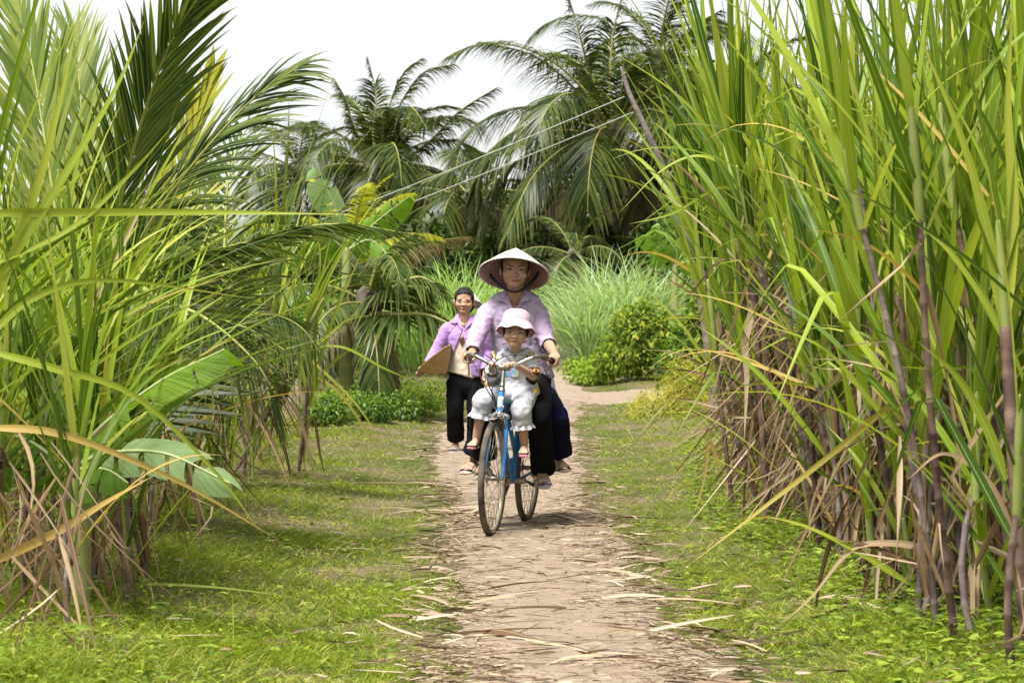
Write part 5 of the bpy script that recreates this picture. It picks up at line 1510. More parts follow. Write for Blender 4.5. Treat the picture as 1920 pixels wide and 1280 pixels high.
# leafy shoots at the foot of the thickets
def shoot(x, y, rs, label, group, n=7, s=1.0):
    root = empty('sugarcane_shoot', (x, y, GZ(x, y) - .02)); tag(root, label, 'sugarcane', group)
    root.rotation_euler = (R(rs.uniform(-8, 8)), R(rs.uniform(-10, 10)), 0)
    put(GSH, 'leaf_sheath', root, Vector((0, 0, 0)), rs.uniform(0, 6), 0, s * 1.1)
    pl_ = rs.uniform(0, 3.14)
    for k in range(n):
        q = k / (n - 1)
        put(GREEN[rs.choice((0, 1, 2, 3, 4, 5, 6, 13))], 'leaf', root, Vector((0, 0, .10 + .36 * q)) * s, pl_ + (k % 2) * math.pi + rs.uniform(-.7, .7), R(4 + 34 * (1 - q) + rs.uniform(-4, 8)), s * rs.uniform(.7, 1.0), rs.uniform(-.5, .5))
    if rs.random() < .6: put(rs.choice(YEL), 'yellow_leaf', root, Vector((0, 0, .12)), rs.uniform(0, 6.28), R(rs.uniform(30, 60)), s * .8)
    return root
def regS(r_):
    y = r_.uniform(9.4, 18.5); e = edgeR(y)
    return r_.uniform(e + .02, e + .75), y
for x, y in scatter(62, regS, .16, 12):
    shoot(x, y, rs, 'low leafy sugarcane shoot among the stalks of the right thicket' + where(y), 'sugarcane shoots in the right thicket', rs.choice((5, 6, 7)), rs.uniform(.7, 1.0))
def regSL(r_):
    y = r_.uniform(9.6, 18.5); e = edgeL(y)
    return r_.uniform(e - .7, e), y
for x, y in scatter(22, regSL, .2, 13):
    shoot(x, y, rs, 'low leafy sugarcane shoot at the foot of the left thicket' + where(y), 'sugarcane shoots in the left thicket', rs.choice((5, 6)), rs.uniform(.5, .8))
# single canes that stand out
def cane_line(p0, p1, label, leaves, r_=.014, dry=()):
    "one leaning cane from its foot to its top, with leaves given as point lists"
    p0, p1 = Vector(p0), Vector(p1)
    root = empty('sugarcane', p0); tag(root, label, 'sugarcane')
    d = p1 - p0; n = max(4, int(d.length / .12)); pts, rad = [], []
    for k in range(n + 1):
        c = d * (k / n) + Vector((0, 0, -.05 * math.sin(math.pi * k / n)))
        pts += [c - d * (.012 / d.length), c + d * (.012 / d.length)]; rad += [r_ * 1.15, r_ * .95]
    v, f = tube(pts, rad, seg=8, n=len(pts) * 2)
    part('stalk', (v, f), M['stalk'], root)
    gs = bpy.data.objects.new('leaf_sheath', GSH)
    gs.matrix_local = Matrix.Translation(d * .97) @ d.to_track_quat('Z', 'Y').to_matrix().to_4x4(); link(gs, root)
    rl = random.Random(int(abs(p0.x) * 1000))
    for k in range(5):
        q = k / 4
        put(GREEN[rl.choice((0, 1, 2, 3, 4))], 'leaf', root, d * .97 + Vector((0, 0, .1 + .28 * q)), (k % 2) * math.pi + rl.uniform(-.7, .7), R(5 + 22 * (1 - q)), rl.uniform(.7, 1.0), rl.uniform(-.5, .5))
    for pts_, W, mt in leaves:
        free_leaf(root, pts_, W, mt)
    return root
def free_leaf(root, pts_, W, mt, nseg=22, face=(0, -1, .35), name=None):
    cp = catmull(pts_, nseg + 1)
    V, UV = [], []
    for k, c in enumerate(cp):
        t = k / nseg
        tan = (cp[min(k + 1, nseg)] - cp[max(k - 1, 0)]).normalized()
        nv = Vector(face); nv = (nv - tan * nv.dot(tan)).normalized()
        th = .5 * math.sin(3 * t + W * 300)
        sd = tan.cross(nv); sd = sd * math.cos(th) + nv * math.sin(th)
        w_ = W / 2 * float(PROF['blade'](np.array([t]))[0])
        V += [c - sd * w_, c - nv * w_ * .3, c + sd * w_]; UV += [(0, t), (.5, t), (1, t)]
    Fc = []
    for k in range(nseg):
        for c_ in range(2):
            i_ = k * 3 + c_; Fc.append((i_, i_ + 1, i_ + 4, i_ + 3))
    nm = {'cane_leaf': 'leaf', 'cane_leaf_yellow': 'yellow_leaf', 'dry_leaf': 'dry_leaf'}[mt]
    return mesh_obj(nm, np_mesh(nm, np.array([tuple(q) for q in V]), np.array(Fc), np.array(UV), np.zeros(len(V))), M['cane_leaf_bright' if mt == 'cane_leaf' else mt], root, rel=True)
def PL(Y, *xy):
    return [P(x, y, Y + (q[0] if q else 0)) for x, y, *q in xy]
yb = 18.5
g = lambda px, Y: Vector(((px - 960) * Y / F, Y, GZ((px - 960) * Y / F, Y)))
cane_line(g(440, yb), P(560, 650, yb), 'single leaning sugarcane with a fan of leaves left of the walking woman', [
    (PL(yb, (555, 655), (610, 530), (660, 440), (715, 360)), .040, 'cane_leaf'), (PL(yb, (558, 655), (600, 560), (640, 470), (690, 400)), .036, 'cane_leaf'),
    (PL(yb, (560, 650), (590, 560), (600, 480), (585, 400)), .030, 'cane_leaf'), (PL(yb, (556, 655), (640, 650), (720, 690), (790, 720)), .026, 'cane_leaf'),
    (PL(yb, (556, 658), (600, 640), (650, 600), (700, 590)), .028, 'cane_leaf'), (PL(yb, (556, 655), (600, 690), (670, 760), (735, 860)), .026, 'cane_leaf_yellow'),
    (PL(yb, (520, 730), (560, 780), (580, 850), (595, 905)), .028, 'dry_leaf'), (PL(yb, (500, 760), (530, 830), (545, 890), (550, 915)), .03, 'dry_leaf'), (PL(yb, (530, 720), (510, 800), (505, 870)), .03, 'dry_leaf')])
yb = 19.0
cane_line(g(560, yb), P(585, 640, yb), 'sugarcane with upright light green blades beside the leaning cane on the left', [
    (PL(yb, (585, 760), (590, 660), (600, 540), (625, 420)), .044, 'cane_leaf'), (PL(yb, (580, 760), (610, 640), (640, 560), (680, 470)), .036, 'cane_leaf'),
    (PL(yb, (585, 740), (615, 690), (650, 660), (700, 640)), .03, 'cane_leaf'), (PL(yb, (583, 760), (560, 660), (555, 560), (540, 450)), .03, 'cane_leaf'),
    (PL(yb, (585, 700), (640, 740), (700, 830), (740, 900)), .026, 'cane_leaf_yellow'), (PL(yb, (580, 780), (570, 850), (575, 900)), .028, 'dry_leaf'), (PL(yb, (590, 780), (600, 850), (610, 895)), .024, 'dry_leaf')])
yb = 9.6
cane_line(g(-40, yb), P(-30, 480, yb), 'sugarcane at the left picture edge with long level leaves crossing the view', [
    (PL(yb, (-30, 400), (150, 398), (400, 398), (660, 402)), .034, 'cane_leaf'), (PL(yb, (-30, 640), (60, 560), (200, 525), (480, 560)), .030, 'cane_leaf'),
    (PL(yb, (-30, 655), (100, 690), (250, 740), (400, 880), (490, 1000)), .030, 'cane_leaf'), (PL(yb, (-30, 800), (120, 815), (330, 900), (520, 1010)), .030, 'cane_leaf_yellow'),
    (PL(yb, (-30, 1060), (100, 1000), (200, 940), (290, 890)), .036, 'cane_leaf_yellow'), (PL(yb, (-30, 560), (120, 330), (220, 160), (270, 40)), .040, 'cane_leaf'),
    (PL(yb, (-30, 620), (60, 380), (110, 200), (150, 20)), .036, 'cane_leaf'), (PL(yb, (-20, 500), (130, 430), (240, 330), (330, 230)), .026, 'cane_leaf')])
yb = 11.2
cane_line(g(60, yb), P(90, 720, yb), 'sugarcane with a bent pinkish leaf in front of the near palm', [
    (PL(yb, (95, 720), (180, 560), (250, 420), (300, 300)), .024, 'dry_leaf'), (PL(yb, (90, 720), (190, 520), (280, 360), (370, 200)), .034, 'cane_leaf'),
    (PL(yb, (92, 720), (210, 560), (300, 420), (340, 340)), .030, 'cane_leaf'), (PL(yb, (90, 730), (160, 640), (300, 560), (420, 520)), .022, 'cane_leaf_yellow'),
    (PL(yb, (100, 860), (170, 790), (300, 740), (400, 720)), .020, 'cane_leaf_yellow'), (PL(yb, (90, 720), (110, 520), (140, 330), (190, 130)), .038, 'cane_leaf'),
    (PL(yb, (150, 1115), (250, 1095), (400, 1100), (550, 1118)), .022, 'cane_leaf')])
yb = 16.3
cane_line(g(1375, yb), P(1340, 640, yb), 'slim sugarcane standing apart at the left end of the right thicket', [
    (PL(yb, (1345, 700), (1330, 600), (1290, 470), (1270, 380)), .050, 'cane_leaf'), (PL(yb, (1345, 690), (1320, 560), (1305, 440), (1310, 360)), .040, 'cane_leaf'),
    (PL(yb, (1342, 700), (1300, 640), (1270, 600), (1160, 490)), .026, 'cane_leaf'), (PL(yb, (1345, 720), (1300, 720), (1260, 690), (1235, 720)), .022, 'cane_leaf'),
    (PL(yb, (1400, 430), (1380, 560), (1330, 680), (1290, 790)), .020, 'dry_leaf'), (PL(yb, (1345, 720), (1330, 660), (1400, 620), (1480, 600)), .026, 'cane_leaf'),
    (PL(yb, (1350, 700), (1325, 560), (1290, 500), (1255, 410)), .030, 'cane_leaf'), (PL(yb, (1352, 880), (1330, 830), (1320, 900), (1290, 1000)), .026, 'cane_leaf_yellow')])
yb = 14.6
cane_line(g(1440, yb), P(1408, 400, yb), 'tall purple sugarcane at the corner of the right thicket with a drooping pale leaf', [
    (PL(yb, (1405, 390), (1370, 320), (1310, 292), (1240, 320), (1160, 400)), .030, 'cane_leaf'), (PL(yb, (1408, 400), (1360, 250), (1300, 130), (1230, 20)), .036, 'cane_leaf'),
    (PL(yb, (1408, 400), (1340, 260), (1260, 170), (1120, 80)), .026, 'cane_leaf'), (PL(yb, (1410, 400), (1380, 230), (1350, 90), (1320, -40)), .044, 'cane_leaf'),
    (PL(yb, (1412, 400), (1410, 250), (1390, 100), (1380, -60)), .046, 'cane_leaf'), (PL(yb, (1412, 400), (1450, 260), (1470, 120), (1480, -40)), .042, 'cane_leaf'),
    (PL(yb, (1412, 420), (1360, 350), (1260, 400), (1180, 420)), .024, 'cane_leaf'), (PL(yb, (1405, 420), (1430, 380), (1445, 410), (1420, 480)), .030, 'dry_leaf'),
    (PL(yb, (1440, 520), (1400, 620), (1400, 720), (1395, 830)), .05, 'dry_leaf'), (PL(yb, (1440, 560), (1425, 660), (1450, 760), (1460, 850)), .05, 'dry_leaf')], r_=.017)
yb = 10.4
cane_line(g(1800, yb), P(1745, 760, yb), 'sugarcane near the bottom right with a folded tan leaf hanging over the grass', [
    (PL(yb, (1765, 1040), (1700, 1020), (1620, 1020), (1580, 1045), (1520, 1120), (1450, 1180)), .030, 'dry_leaf'), (PL(yb, (1780, 1090), (1700, 1050), (1620, 1020), (1560, 1010)), .026, 'dry_leaf'),
    (PL(yb, (1700, 1090), (1620, 1040), (1520, 990), (1430, 965)), .030, 'cane_leaf'), (PL(yb, (1760, 1030), (1820, 900), (1890, 800), (1960, 700)), .032, 'cane_leaf_yellow'),
    (PL(yb, (1690, 740), (1560, 850), (1420, 960), (1290, 1060)), .026, 'cane_leaf_yellow'), (PL(yb, (1750, 880), (1640, 760), (1540, 650), (1400, 600)), .028, 'cane_leaf'),
    (PL(yb, (1745, 770), (1650, 560), (1570, 350), (1480, 150)), .036, 'cane_leaf'), (PL(yb, (1745, 770), (1700, 560), (1640, 300), (1560, 20)), .040, 'cane_leaf'), (PL(yb, (1745, 760), (1765, 520), (1750, 260), (1760, 0)), .042, 'cane_leaf')], r_=.017)
yb = 9.1
cane_line(g(1925, yb), P(1885, 620, yb), 'thick purple sugarcane at the right picture edge', [
    (PL(yb, (1885, 620), (1850, 430), (1800, 250), (1720, 60)), .042, 'cane_leaf'), (PL(yb, (1885, 620), (1900, 400), (1890, 200), (1900, -30)), .046, 'cane_leaf'),
    (PL(yb, (1885, 640), (1830, 540), (1760, 450), (1680, 400)), .034, 'cane_leaf'), (PL(yb, (1885, 900), (1850, 800), (1790, 700), (1720, 640)), .040, 'cane_leaf'), (PL(yb, (1900, 1000), (1850, 900), (1770, 850), (1700, 900)), .03, 'dry_leaf')], r_=.020)

# far mass of cane leaves filling the two thickets
def cane_mass(name, region, n, zr, label, mat, Lr=(.9, 1.5), Wr=(.03, .045), up=.8):
    pts = np.array([region(rs) for _ in range(n)])
    z = gz(pts[:, 0], pts[:, 1]) + rng.uniform(zr[0], zr[1], n)
    b = np.column_stack([pts, z])
    d = unit(rand_dirs(n, -.2, .6) * (1 - up) + np.array([0, 0, up]))
    bend = np.column_stack([d[:, 0] * .5, d[:, 1] * .5, -rng.uniform(.05, .5, n)])
    o = strips_obj(name, strips(b, d, rand_dirs(n), bend, rng.uniform(*Lr, n), rng.uniform(*Wr, n), nseg=6, fold=.12), M[mat])
    tag(o, label, 'sugarcane', kind='stuff'); return o
def backR(r_):
    y = r_.uniform(20, 30); return r_.uniform(edgeR(y) + .3, .2 * y + 1.0), y
def backL(r_):
    y = r_.uniform(20, 32); return r_.uniform(-.2 * y - .8, edgeL(y) - .2), y
cane_mass('cane_leaf_mass', backR, 1500, (.3, 2.4), 'mass of cane leaves deep in the right thicket', 'cane_leaf')
cane_mass('cane_leaf_mass', backL, 1500, (.1, 1.4), 'mass of pale cane leaves behind the left thicket', 'cane_leaf')
def dryR(r_):
    y = r_.uniform(11.5, 20); e = edgeR(y); return r_.uniform(e + .05, e + .6), y
def dryL(r_):
    y = r_.uniform(9, 20); e = edgeL(y); return r_.uniform(-.2 * y - .4, e), y
for nm, rg, n, zr, lb in (('dry_leaf_mass', dryR, 2600, (.15, 1.75), 'dry brown leaves tangled among the stalks of the right thicket'), ('dry_leaf_mass', dryL, 600, (.1, .8), 'dry brown leaves tangled among the stalks on the left')):
    pts = np.array([rg(rs) for _ in range(n)])
    b = np.column_stack([pts, gz(pts[:, 0], pts[:, 1]) + rng.uniform(zr[0], zr[1], n)])
    d = unit(rand_dirs(n, -.6, .3) + np.array([0, 0, -1.1]))
    bend = rng.normal(0, .3, (n, 3)); bend[:, 2] -= .2
    o = strips_obj(nm, strips(b, d, rand_dirs(n), bend, rng.uniform(.3, .8, n), rng.uniform(.008, .024, n), nseg=6, fold=.25, prof='blade'), M['dry_leaf'])
    tag(o, lb, 'dry leaves', kind='stuff')

def fineL(r_):
    y = r_.uniform(10.0, 16.0); e = edgeL(y); return r_.uniform(-.2 * y - .4, min(e - .12, -.150 * y)), y
n = 620
pts = np.array([fineL(rs) for _ in range(n)])
b = np.column_stack([pts, gz(pts[:, 0], pts[:, 1]) + rng.uniform(.25, 1.1, n)])
d = unit(rand_dirs(n, -.1, .4) * .55 + np.array([.12, 0, .9]))
bend = np.column_stack([d[:, 0] * .4 + .1, d[:, 1] * .3, -rng.uniform(.02, .35, n)])
o = strips_obj('fine_cane_blades', strips(b, d, rand_dirs(n), bend, rng.uniform(.7, 1.3, n), rng.uniform(.012, .026, n), nseg=7, fold=.14), M['cane_leaf'])
tag(o, 'dense fine pale cane blades among the near left palm fronds', 'sugarcane', kind='stuff')

# ------------------------------------------------------------------ banana plants
def banana_leaf(root, pts_, W, mat, seed=0, droop=.25, tears=7, face=(0, -.6, .8), tip=.12):
    rs = random.Random(seed)
    n = 36
    cp = catmull(pts_, n + 1)
    L = sum((cp[k + 1] - cp[k]).length for k in range(n))
    V, Fc, UV = [], [], []
    mid = []
    for sg in (-1, 1):
        cuts = sorted(rs.sample(range(4, n - 2), tears))
        lag = 0.0; dr = droop * rs.uniform(.6, 1.3)
        prev = None
        for k in range(n + 1):
            t = k / n
            if k in cuts:
                prev = None; dr = droop * rs.uniform(.3, 1.8); lag = rs.uniform(-.02, .03)
            tan = (cp[min(k + 1, n)] - cp[max(k - 1, 0)]).normalized()
            nv = Vector(face); nv = (nv - tan * nv.dot(tan)).normalized()
            sd = tan.cross(nv) * sg
            w_ = W / 2 * min(1, (t / .12) ** .6 if t < .12 else 1) * (1 if t < 1 - tip * 2 else max(.12, ((1 - t) / (tip * 2)) ** .5)) * rs.uniform(.95, 1.02)
            row = []
            for c_ in range(5):
                q = c_ / 4
                p = cp[k] + sd * (w_ * q) + tan * (W * .16 * q * q + lag * q) - nv * (dr * W * q * q) - Vector((0, 0, dr * W * .9 * q * q))
                V.append(p); UV.append((.5 + sg * .5 * q, t)); row.append(len(V) - 1)
            if prev is not None:
                for c_ in range(4):
                    Fc.append((prev[c_], prev[c_ + 1], row[c_ + 1], row[c_]))
            prev = row
            if k in cuts or (k + 1) in cuts: pass
    lf = mesh_obj('leaf', np_mesh('leaf', np.array([tuple(q) for q in V]), np.array(Fc), np.array(UV), np.zeros(len(V))), mat, root, rel=True)
    part('midrib', tube(cp[::4], [.012, .010, .008, .006, .004, .003], seg=7, n=24), M['rib'], lf, rel=True)
    return lf
M['rib'] = solid_mat('banana midrib', (0.42, 0.50, 0.20), (0.50, 0.56, 0.28), scale=8, rough=0.45)
M['pseudo'] = solid_mat('banana stem', (0.22, 0.27, 0.08), (0.34, 0.33, 0.14), scale=6, rough=0.6)
yb = 10.4
bb = g(150, yb)
bp = empty('banana_plant', bb); tag(bp, 'small banana plant with torn bright green leaves at the left edge of the grass', 'banana plant')
part('stem', tube([(0, 0, -.03), (.01, 0, .2), (.03, 0, .45)], [.045, .035, .02]), M['pseudo'], bp)
banana_leaf(bp, [P(130, 870, yb), P(190, 800, yb - .1), P(300, 715, yb - .25), P(420, 655, yb - .4)], .19, M['banana'], 1, droop=.22, tears=6)
banana_leaf(bp, [P(130, 880, yb), P(200, 850, yb - .2), P(310, 850, yb - .4), P(430, 905, yb - .5)], .17, M['banana_pale'], 2, droop=.10, tears=5, face=(0, -.9, .5))
banana_leaf(bp, [P(125, 890, yb), P(90, 850, yb), P(40, 820, yb + .1), P(-30, 810, yb + .1)], .16, M['banana'], 3, droop=.4)
banana_leaf(bp, [P(125, 900, yb), P(150, 880, yb - .2), P(200, 880, yb - .3), P(240, 905, yb - .4)], .13, M['banana'], 4, droop=.3, tears=4)
def far_banana(px, py, Y, label, leaves):
    b0 = Vector(((px - 960) * Y / F, Y, 0)); b0.z = GZ(b0.x, Y)
    o = empty('banana_plant', b0); tag(o, label, 'banana plant')
    top = P(px, py, Y) - b0
    part('stem', tube([(0, 0, -.05), top * .5, top], [.09, .08, .05]), M['pseudo'], o)
    for k, (pix, W, mt) in enumerate(leaves):
        banana_leaf(o, [P(x, y, Y - .1 * i_) for i_, (x, y) in enumerate(pix)], W, M[mt], 10 + k, droop=.25, tears=6, face=(.3, -.9, .3))
far_banana(650, 470, 30, 'banana plant with a pale upright leaf rising over the left sugarcane', [
    ([(650, 470), (640, 420), (620, 370), (595, 315)], .40, 'banana_pale'), ([(652, 470), (690, 430), (725, 400), (768, 368)], .30, 'banana'), ([(650, 470), (690, 450), (720, 470), (740, 510)], .3, 'banana'), ([(648, 470), (610, 440), (570, 450), (540, 490)], .34, 'banana')])
far_banana(1265, 500, 46, 'banana plant with short broad leaves behind the right shrubs', [
    ([(1265, 500), (1250, 470), (1230, 450), (1205, 440)], .42, 'banana'), ([(1265, 500), (1268, 470), (1240, 435), (1228, 425)], .34, 'banana'), ([(1265, 500), (1290, 460), (1310, 440), (1335, 430)], .42, 'banana'), ([(1265, 500), (1290, 490), (1310, 500), (1330, 530)], .4, 'banana')])

# ------------------------------------------------------------------ tall grass, shrubs, trees
def grass_clump(px, Y, h, n, spread, label, mat, group, W=.022):
    x = (px - 960) * Y / F
    b0 = Vector((x, Y, GZ(x, Y)))
    o = empty('tall_grass', b0); tag(o, label, 'tall grass', group)
    a = rng.uniform(0, 6.283, n); r_ = spread * np.sqrt(rng.random(n))
    bs = np.column_stack([r_ * np.cos(a), r_ * np.sin(a), rng.uniform(-.05, .35 * h, n)])
    out = np.column_stack([np.cos(a), np.sin(a), np.zeros(n)])
    out = unit(out + rng.normal(0, .5, (n, 3)) * np.array([1, 1, 0]))
    tl = rng.uniform(.12, .75, n)[:, None]
    d = out * tl + np.array([0, 0, 1.0])
    bend = out * rng.uniform(.1, .45, n)[:, None]; bend[:, 2] = -rng.uniform(.15, .75, n)
    L = h * rng.uniform(.5, .95, n)
    s_ = strips_obj('blades', strips(bs, d, np.cross(out, [0, 0, 1.0]) + rng.normal(0, .5, (n, 3)), bend, L, W * rng.uniform(.7, 1.2, n), nseg=6, fold=.1), M[mat], o)
    tag(s_, kind='stuff')
    return o
gl_ = 'clumps of tall pale grass right of the path'
for k, (px, Y, h, sp_) in enumerate(((1105, 45.0, 1.75, .42), (1150, 45.8, 2.05, .45), (1195, 46.6, 2.2, .5), (1090, 46.8, 1.9, .4), (1235, 47.5, 2.2, .5), (1130, 48.5, 2.25, .5))):
    grass_clump(px, Y, h, 330, sp_, 'tall pale arching grass right of the path behind the round shrub', 'tall_grass_pale', gl_, W=.03)
for k, (px, Y, h, sp_) in enumerate(((790, 43.0, 2.0, .5), (835, 44.0, 2.15, .5), (880, 45.0, 2.15, .5), (915, 46.0, 2.0, .45), (750, 44.5, 2.0, .5), (855, 47.0, 2.3, .5))):
    grass_clump(px, Y, h, 330, sp_, 'tall bright green grass behind the walking woman', 'tall_grass', 'clumps of tall green grass behind the walking woman', W=.028)

def leaf_cloud(centers, radii, n, L, W, flat=.75, shell=.45):
    "leaves through the volume of several lobes, denser near the outside, facing outward and up"
    centers = np.array(centers, float); radii = np.array(radii, float)
    vol = radii.prod(1) ** (2 / 3); k = rng.choice(len(centers), n, p=vol / vol.sum())
    u = rand_dirs(n); r_ = shell + (1 - shell) * rng.random(n) ** .6
    r_ *= 1 + .22 * np.sin(5 * u[:, 0] + 3 * u[:, 2] + k) * np.sin(4 * u[:, 1] + 2 * k)
    p = centers[k] + u * radii[k] * r_[:, None]
    d = unit(u * .7 + rand_dirs(n) * .8 + np.array([0, 0, -.15]))
    nrm = unit(u + np.array([0, 0, flat]) + rng.normal(0, .45, (n, 3)))
    side = np.cross(d, nrm)
    bend = np.zeros((n, 3)); bend[:, 2] = -.25
    return strips(p, d, side, bend, L * rng.uniform(.6, 1.25, n), W * rng.uniform(.7, 1.2, n), nseg=2, prof='leaf')
def shrub(name, px, Y, lobes, n, L, W, mat, label, cat='shrub', group=None, trunk=True, tr=.04, spots=None):
    "lobes: (dx, dy, z, rx, ry, rz) in metres from the foot"
    x = (px - 960) * Y / F
    b0 = Vector((x, Y, GZ(x, Y)))
    o = empty(name, b0); tag(o, label, cat, group)
    c = [l_[:3] for l_ in lobes]; r_ = [l_[3:] for l_ in lobes]
    cr_o = strips_obj('crown' if trunk else 'foliage', leaf_cloud(c, r_, n, L, W), M[mat], o); tag(cr_o, kind='stuff')
    if trunk:
        ps = [tube([(0, 0, -.05), (c[0][0] * .4, c[0][1] * .4, c[0][2] * .6), tuple(c[0])], [tr, tr * .7, tr * .3])]
        for q in c[1:]:
            ps.append(tube([(c[0][0] * .3, c[0][1] * .3, c[0][2] * .45), (q[0] * .6, q[1] * .6, q[2] * .8), tuple(q)], [tr * .55, tr * .4, tr * .2]))
        part('trunk', ps, M['bark'], o)
    if spots:
        m_ = len(spots)
        for dx, z in spots:
            strips_obj('yellow_leaf', strips(np.array([[dx, -lobes[0][4] * .95, z]]), np.array([[.3, -.5, -.6]]), np.array([[1, .2, 0]]), np.array([[0, 0, -.2]]), [.12], [.06], nseg=3, prof='leaf'), M['palm_yellow'], o)
    return o
shrub('round_shrub', 1200, 41.0, [(0, 0, .66, .50, .5, .60), (-.32, -.1, .42, .38, .4, .40), (.34, 0, .50, .40, .4, .46), (.08, -.1, 1.0, .30, .3, .32), (-.2, .1, .9, .26, .3, .28), (.42, .1, .85, .22, .25, .25), (-.55, 0, .25, .25, .3, .24)], 5000, .085, .045, 'shrub_mid', 'round yellow-green shrub where the side path branches off', spots=[(-.1, .75), (.12, .62), (.0, .95), (.3, .8)])
shrub('broadleaf_shrub', 1345, 33.0, [(0, 0, .75, .55, .5, .7), (-.35, -.1, .55, .4, .4, .5), (.45, 0, .7, .5, .4, .65), (.1, .1, 1.25, .45, .4, .4)], 4200, .12, .075, 'shrub', 'dark broadleaf shrub behind the slim cane left of the right thicket', spots=[(.1, .6), (-.2, .8)])
shrub('vine_covered_tree', 1275, 48.0, [(0, 0, 2.0, .5, .5, .75), (.35, 0, 1.6, .6, .5, .7), (-.15, -.1, 1.3, .5, .5, .7), (.5, .1, 2.5, .35, .35, .4), (.9, 0, 1.9, .55, .5, .8)], 6500, .11, .07, 'shrub', 'tree smothered in creepers behind the round shrub', 'tree', tr=.08)
shrub('broadleaf_shrub', 1420, 40.0, [(0, 0, 1.0, .7, .6, .9), (-.5, 0, .8, .5, .5, .7), (.2, 0, 1.9, .6, .5, .6)], 4200, .12, .07, 'shrub', 'dark shrub seen through the gaps of the right thicket')
lw = 'low weedy bushes on the bank left of the walking woman'
for k, (px, Y, s_) in enumerate(((640, 28, .34), (690, 27.5, .30), (735, 29, .34), (775, 31, .36), (668, 31, .42), (720, 32.5, .45), (800, 33.5, .4), (610, 26.5, .3))):
    s_ *= .72
    shrub('weedy_bush', px, Y, [(0, 0, s_ * .7, s_ * 1.1, s_, s_ * .75), (s_ * .7, 0, s_ * .5, s_ * .7, s_ * .7, s_ * .55), (-s_ * .7, .05, s_ * .55, s_ * .7, s_ * .6, s_ * .55)], 1100, .060, .028, 'shrub_bright' if k % 3 == 0 else 'shrub', 'low weedy bush on the bank left of the walking woman', 'bush', lw, trunk=False)
for k, (px, Y, s_) in enumerate(((1100, 41.5, .26), (1130, 42.5, .3), (1085, 43.5, .24))):
    shrub('weedy_bush', px, Y, [(0, 0, s_ * .6, s_ * 1.2, s_, s_ * .7), (s_ * .6, 0, s_ * .4, s_ * .7, s_ * .7, s_ * .5)], 900, .07, .04, 'shrub_bright', 'low weedy bush at the foot of the pale grass right of the path', 'bush', 'low bushes right of the path', trunk=False)
# leafy background on the left, behind the cane
for px, Y, z, s_, lb in ((470, 38, 1.0, .8, 'dark bush behind the left sugarcane, below the distant palm'), (560, 40, .9, .7, 'dark bush behind the left sugarcane, nearer the banana plant'), (625, 42, .9, .75, 'dark bush behind the yellowing small palm')):
    shrub('broadleaf_bush', px, Y, [(0, 0, z, s_, s_ * .8, s_), (s_ * .7, 0, z * .7, s_ * .8, s_ * .7, s_ * .7), (-s_ * .7, 0, z * .8, s_ * .8, s_ * .7, s_ * .8)], 2600, .13, .07, 'shrub', lb, 'bush')
# the dark wood under and behind the palms
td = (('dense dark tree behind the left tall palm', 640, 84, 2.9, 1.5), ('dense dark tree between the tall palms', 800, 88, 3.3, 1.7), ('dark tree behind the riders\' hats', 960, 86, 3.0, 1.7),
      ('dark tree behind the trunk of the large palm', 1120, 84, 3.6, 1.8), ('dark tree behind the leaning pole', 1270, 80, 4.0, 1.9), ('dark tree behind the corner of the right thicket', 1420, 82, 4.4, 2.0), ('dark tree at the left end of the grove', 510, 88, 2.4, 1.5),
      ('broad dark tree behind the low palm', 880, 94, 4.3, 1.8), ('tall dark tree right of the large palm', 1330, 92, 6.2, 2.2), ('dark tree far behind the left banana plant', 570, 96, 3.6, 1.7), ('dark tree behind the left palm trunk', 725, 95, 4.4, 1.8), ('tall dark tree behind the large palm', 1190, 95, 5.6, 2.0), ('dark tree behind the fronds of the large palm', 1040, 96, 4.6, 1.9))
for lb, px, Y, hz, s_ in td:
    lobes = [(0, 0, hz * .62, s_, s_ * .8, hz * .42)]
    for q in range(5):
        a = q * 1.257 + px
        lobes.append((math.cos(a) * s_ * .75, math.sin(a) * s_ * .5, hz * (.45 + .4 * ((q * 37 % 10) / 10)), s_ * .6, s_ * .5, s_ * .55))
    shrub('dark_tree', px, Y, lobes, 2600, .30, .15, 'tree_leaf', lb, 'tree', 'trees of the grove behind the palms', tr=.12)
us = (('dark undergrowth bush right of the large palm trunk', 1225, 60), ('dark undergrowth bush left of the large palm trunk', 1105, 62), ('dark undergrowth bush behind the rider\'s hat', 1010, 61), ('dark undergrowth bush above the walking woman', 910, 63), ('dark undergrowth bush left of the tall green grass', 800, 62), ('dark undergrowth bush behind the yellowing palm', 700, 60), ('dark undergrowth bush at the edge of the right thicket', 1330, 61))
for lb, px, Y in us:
    shrub('undergrowth_bush', px, Y, [(0, 0, .8, .95, .7, .9), (.7, 0, .7, .7, .6, .8), (-.7, 0, .6, .7, .6, .7), (.1, 0, 1.5, .6, .5, .5)], 2200, .22, .09, 'tree_leaf', lb, 'bush', 'undergrowth at the foot of the grove')

